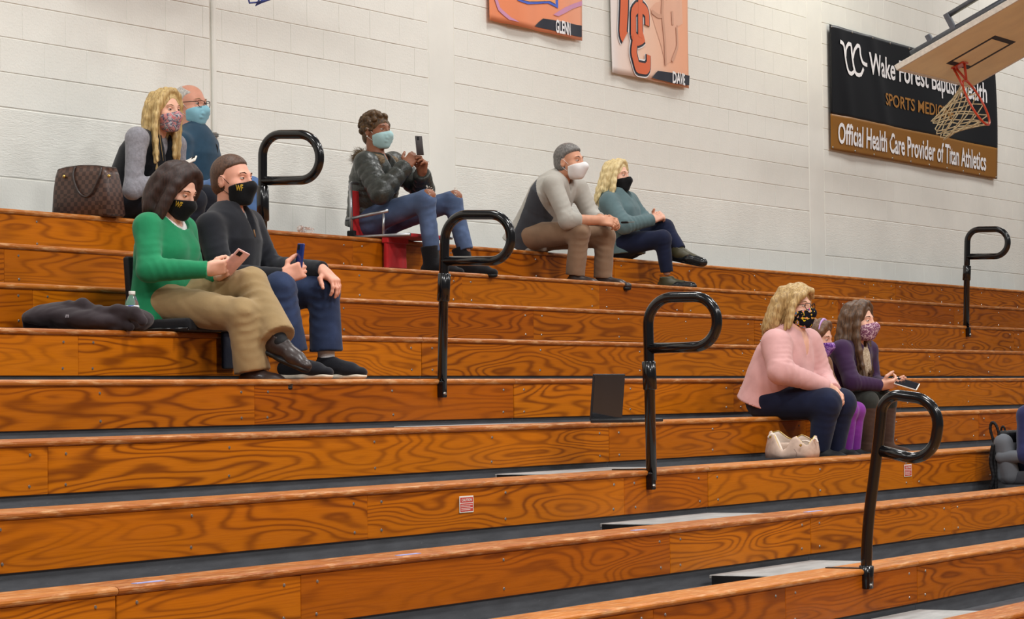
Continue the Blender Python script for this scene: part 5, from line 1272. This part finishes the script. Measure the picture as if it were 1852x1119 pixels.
WHT = NT('print_white').set(srgb(236, 236, 238), .5); OCT = NT('print_ochre').set(srgb(160, 110, 44), .5)
def tx(body, x0, x1, z0, z1, m, bold=.0, shear=0):
    text('lettering', body, V(x0, YB, z0), V(1, 0, 0), ZH, x1-x0, z1-z0, m, ban, bold, shear, on(wv))
zz = lambda x, y: at(x, y, Y=YB)
a, b = zz(1568, 134), zz(1781, 187); tx('Wake Forest Baptist Health', a[0], b[0], a[2]-.065, a[2]+.215, WHT, .018)
a, b = zz(1598, 190), zz(1722, 212); tx('SPORTS MEDICINE', a[0], b[0], a[2], a[2]+.125, OCT, .016)
a, b = zz(1514, 249), zz(1781, 301); tx('Official Health Care Provider of Titan Athletics', a[0], b[0], a[2]-.055, a[2]+.15, WHT, .02)
EMB = []
zo = lambda x, y: zz(1460+x/3.2908, y/3.2908)
for pts in ([(178, 248), (198, 268), (204, 320), (214, 390), (228, 432), (248, 440)], [(228, 262), (246, 268), (250, 320), (258, 390), (272, 440), (300, 446), (318, 408)], [(282, 272), (298, 280), (302, 330), (316, 375), (342, 388)], [(208, 335), (214, 290), (230, 262)], [(255, 345), (266, 300), (284, 272)], [(246, 440), (262, 422), (256, 385)]):
    P_ = [zo(*p) for p in pts]; c = spline(P_, 14) if len(pts) > 2 else P_
    EMB.append(c)
gr = []
for q in range(10): 
    for z in (bz0+.02, bz1-.02): x = bx0+.04+(bx1-bx0-.08)*q/9; gr.append(([V(x, wv(x, z)-.002, z), V(x, wv(x, z)-.008, z)], .012))
tag(tubes('grommets', gr, M['screw'], ban, 8), kind='stuff')

def ribbon(name, pts, wd, mat, parent, wave, d, close=False):
    """a printed stroke of even width that lies on the cloth"""
    P_ = [np.asarray(p, float) for p in pts]; v = []; f = []; n = len(P_)
    for i, p in enumerate(P_):
        t_ = nrm((P_[min(i+1, n-1)]-P_[max(i-1, 0)])*V(1, 0, 1)); s_ = V(-t_[2], 0, t_[0])
        for q in (-1, -.33, .33, 1):
            x = p+s_*wd*q; v.append((x[0], wave(x[0], x[2])-d, x[2]))
    for i in range(n-1):
        for q in range(3): f.append((i*4+q, i*4+q+1, i*4+q+5, i*4+q+4))
    return mesh_pd(name, v, f, mat, parent)
def pennant(x0, x1, z0, z1, mat, label, tilt=0.0):
    wave = lambda x, z: YB - .010*(1+math.sin((x-x0)*9+z*2.2)) - .008*math.sin((x-x0)*21+1)*.5
    r = empty('team_pennant', ((x0+x1)/2, YB, z0), label, 'pennant', 'team pennants on the wall'); cloth_sheet('pennant_cloth', x0, x1, z0, z1, mat, r, wave, 40, 40); return r, wave
for c in EMB: ribbon('emblem_stroke', c if len(c) > 2 else [lerp(c[0], c[1], q/5) for q in range(6)], .019, WHT, ban, wv, .010)
def gradient(name, c0, c1, c2, ang=(1, 0, .35), sw=None):
    t = NT(name); f = t.noise(t.coord((1.0, 1, .5)), 1.6, 1, .5, .4); sx = t.n('ShaderNodeSeparateXYZ'); t.L(t.coord(), sx.inputs[0])
    g = t.math('ADD', t.math('ADD', t.math('MULTIPLY', sx.outputs[0], ang[0]*.5), t.math('MULTIPLY', sx.outputs[2], ang[2]*.5)), t.math('ADD', t.math('MULTIPLY', f, .3), .35))
    t.set(t.ramp(g, [(.2, c0), (.5, c1), (.85, c2)]), .75, spec=.2); return t.m
zq = lambda x, y: zz(860+x/4.4095, y/4.4095); q2 = lambda L: [(860+x/4.4095, y/4.4095) for x, y in L]
a, b = zq(105, 165), zq(845, 322); g1, w1 = pennant(a[0], b[0], (a[2]+b[2])/2, a[2]+2.0, gradient('orange_silk', srgb(228, 140, 100), srgb(232, 152, 116), srgb(230, 168, 140)), 'orange pennant with a blue outline and a dark name tab, left of the two')
NVY = NT('print_navy').set(srgb(30, 34, 48), .6); BLU = NT('print_blue').set(srgb(70, 100, 200), .6); PUR = NT('print_mauve').set(srgb(200, 142, 176), .6); ORG = NT('print_orange').set(srgb(216, 104, 62), .6); PEA = NT('print_peach').set(srgb(226, 176, 150), .6); PE2 = NT('print_peach_line').set(srgb(206, 158, 134), .6); YEL = NT('print_yellow').set(srgb(232, 160, 96), .6)
printed('print', q2([(465, 210), (530, 148), (838, 205), (838, 298), (700, 270)]), NVY, g1, w1, .008)
printed('print', q2([(600, 118), (690, 60), (838, 8), (838, 45), (720, 90), (640, 132)]), PUR, g1, w1, .008)
printed('print', q2([(130, -40), (160, -40), (190, 60), (260, 140), (330, 180), (250, 160), (175, 80)]), PUR, g1, w1, .008)
printed('print', q2([(310, -60), (310, 5), (400, 35), (480, 20), (560, 28), (638, 68), (636, -60)]), BLU, g1, w1, .008)
printed('print', q2([(340, -60), (345, -2), (410, 14), (490, -2), (570, 10), (614, 34), (612, -60)]), YEL, g1, w1, .011)
a_, b_ = zq(618, 250), zq(733, 252); text('lettering', 'GLENN', V(a_[0], YB, a_[2]-.012), V(1, 0, 0), ZH, b_[0]-a_[0], .105, WHT, g1, .03, 0, on(w1, .012))
a, b = zq(1080, 570), zq(1696, 712); g2, w2 = pennant(a[0], b[0], (a[2]+b[2])/2, a[2]+2.2, gradient('peach_silk', srgb(232, 224, 220), srgb(236, 200, 178), srgb(232, 172, 140), (1, 0, -.1)), 'peach and white pennant with orange interlocked letters, right of the two')
# ghost letters, then the interlocked letters with their dark and white borders
G1 = [(1390, 70), (1430, 20), (1500, 5), (1500, -60), (1640, -60), (1640, 60), (1650, 190), (1590, 215), (1560, 100), (1540, 110), (1585, 200), (1580, 370), (1545, 490), (1500, 520), (1470, 380), (1395, 90)]
printed('print', q2(G1), PEA, g2, w2, .006)
def stroke(pts, wd, m, d):
    P_ = [zq(*p) for p in pts]; P_ = [V(p[0], w2(p[0], p[2])-d, p[2]) for p in P_]
    R_ = round_path(P_, .02, 2); F_ = []
    for i in range(len(R_)-1):
        k_ = max(1, int(np.linalg.norm(R_[i+1]-R_[i])/.03)); F_ += [lerp(R_[i], R_[i+1], q/k_) for q in range(k_)]
    ribbon('letter_stroke', F_+[R_[-1]], wd*.5, m, g2, w2, d)
for wd, m, d in ((.175, WHT, .009), (.150, NVY, .0115), (.108, ORG, .014)):
    stroke([(1165, -70), (1165, 60), (1160, 270), (1175, 300)], wd, m, d)
    stroke([(1352, 205), (1352, 110), (1320, 70), (1262, 62), (1228, 95), (1230, 290), (1262, 325), (1298, 310), (1318, 290)], wd*.86, m, d+.001)
    stroke([(1296, -70), (1290, 100), (1288, 300)], wd*.8, m, d+.002)
    stroke([(1245, 290), (1232, 420), (1262, 540), (1330, 552), (1356, 520), (1356, 440)], wd*.86, m, d+.003)
for pts in ([(1470, -60), (1465, 100), (1490, 330), (1500, 520)], [(1545, 90), (1550, 200)], [(1400, 90), (1440, 130), (1470, 130)], [(1580, 215), (1585, 370), (1545, 490)]): stroke(pts, .035, PE2, .0115)
printed('print', q2([(1388, 622), (1438, 566), (1688, 604), (1684, 682), (1560, 668)]), NVY, g2, w2, .020)
a_, b_ = zq(1543, 655), zq(1643, 668); text('lettering', 'DAVIE', V(a_[0], YB, a_[2]-.01), V(1, 0, 0), ZH, b_[0]-a_[0], .10, WHT, g2, .03, 0, on(w2, .023))

# ------------------------------------------------------------------ swing-up basketball goals
TANB = plain('maple_board', srgb(250, 234, 190), .5, var=.06, vs=4); WBD = plain('white_edge', srgb(226, 220, 208), .5); RIMC = NT('orange_rim').set(srgb(206, 70, 40), .35, 0, .3); STL = plain('grey_steel', srgb(96, 100, 108), .4, .6); NETW = plain('white_net', srgb(214, 200, 164), .8); NETB = plain('blue_net', srgb(88, 108, 190), .8)
def goal(c, a, b, n, hwid, low, high, label, netmat, sag, seed=1):
    root = empty('basketball_goal', c, label, 'basketball goal', 'folded basketball goals')
    R = lambda s_, t_, u_: c+a*s_+b*t_+n*u_
    bd = obox('backboard', R((high-low)/2, 0, -.02), a, b, n, (high+low, 2*hwid, .036), TANB, root, .002)
    for s_, t_, w_, h_ in ((high-.0, 0, .03, 2*hwid+.02), (-low, 0, .03, 2*hwid+.02)): obox('board_edge', R(s_, t_, -.022), a, b, n, (w_, h_, .05), WBD, bd, .003)
    for t_ in (-hwid, hwid): obox('board_edge', R((high-low)/2, t_, -.022), a, b, n, (high+low, .03, .05), WBD, bd, .003)
    for s_, t_, w_, h_ in ((.2285, 0, .05, .66), (-.2285, 0, .05, .66), (0, .305, .457, .05), (0, -.305, .457, .05)): obox('target_line', R(s_, t_, -.0005), a, b, n, (w_, h_, .003), NVY, bd, 0)
    for t_ in (-hwid+.06, hwid-.06):
        tube('frame_tube', [R(-low+.15, t_, -.075), R(high+.2, t_, -.075)], .030, STL, root, 8)
        tube('fold_arm', [R(.10, t_, -.21), R(high+.5, t_, -.24)], .026, STL, root, 8)
        obox('arm_bracket', R(.11, t_, -.15), a, b, n, (.05, .06, .16), STL, root, .006)
        obox('arm_bracket', R(-.12, t_, -.11), a, b, n, (.05, .05, .08), STL, root, .006)
    tube('frame_tube', [R(-.1, -hwid+.06, -.075), R(-.1, hwid-.06, -.075)], .03, STL, root, 8)
    rc = R(-.2285-.02, 0, .15+.2286)
    ring = [rc+b*math.cos(q)*.2286+n*math.sin(q)*.2286 for q in np.linspace(0, 6.283, 33)[:-1]]
    rim = tube('rim', ring, .0105, RIMC, root, 10, closed=True)
    obox('rim_plate', R(-.2285, 0, .006), a, b, n, (.13, .16, .012), RIMC, rim, .003)
    for s2 in (-1, 1): tube('rim_brace', [R(-.2285-.05, s2*.05, .01), rc+b*s2*.16-n*.163], .012, RIMC, rim, 8)
    tube('rim_brace', [R(-.18, 0, .01), R(-.235, 0, .15)], .012, RIMC, rim, 8)
    # the net flops along the board towards the wall
    rs = np.random.RandomState(seed); m = 12; Lv = 6; cords = []
    dn = nrm(-a*1.0+sag)
    def node(i, k):
        ang = 6.283*(i+.5*(k % 2))/m; t_ = k/(Lv-1); rad = .2286*(1-.50*t_**.7)
        p = rc + b*math.cos(ang)*rad+n*math.sin(ang)*rad*(1-.1*t_) + dn*.40*t_ + V(*(rs_tab[i % m, k]*.012*t_))
        return p
    rs_tab = rs.randn(m+1, Lv, 3)
    for k in range(Lv-1):
        for i in range(m):
            cords.append(([node(i, k), node(i if k % 2 == 0 else i+1, k+1)], .0058)); cords.append(([node(i, k), node(i-1 if k % 2 == 0 else i, k+1)], .0058))
    for i in range(m): cords.append(([node(i, Lv-1), (node(i, Lv-1)+node(i+1, Lv-1))/2+dn*.03, node(i+1, Lv-1)], .0058))
    net = tubes('net', cords, netmat, root, 5); return root
ga, gb, gn = V(.0326, -.8997, .4354), V(.9987, .0459, .02), V(.038, -.4342, -.9)
goal(V(25.0572, 8.6776, 3.0588+ZC), ga, gb, gn, 1.0922, .4766, 1.15, 'folded-up tan basketball backboard with orange rim and white net at the upper right', NETW, V(0, 0, -.12))
# the second one hangs above the picture; only the end of its blue net reaches in
nb = at(452, -16, Y=9.55)
rc_off = ga*(-.2485)+gn*(.3786)+nrm(-ga+V(0, 0, -.1))*.43
goal(nb-rc_off-ga*.0, ga, gb, gn, .95, .4766, 1.1, 'second folded basketball goal whose blue net tip hangs into the top left', NETB, V(0, 0, -.10), 4)
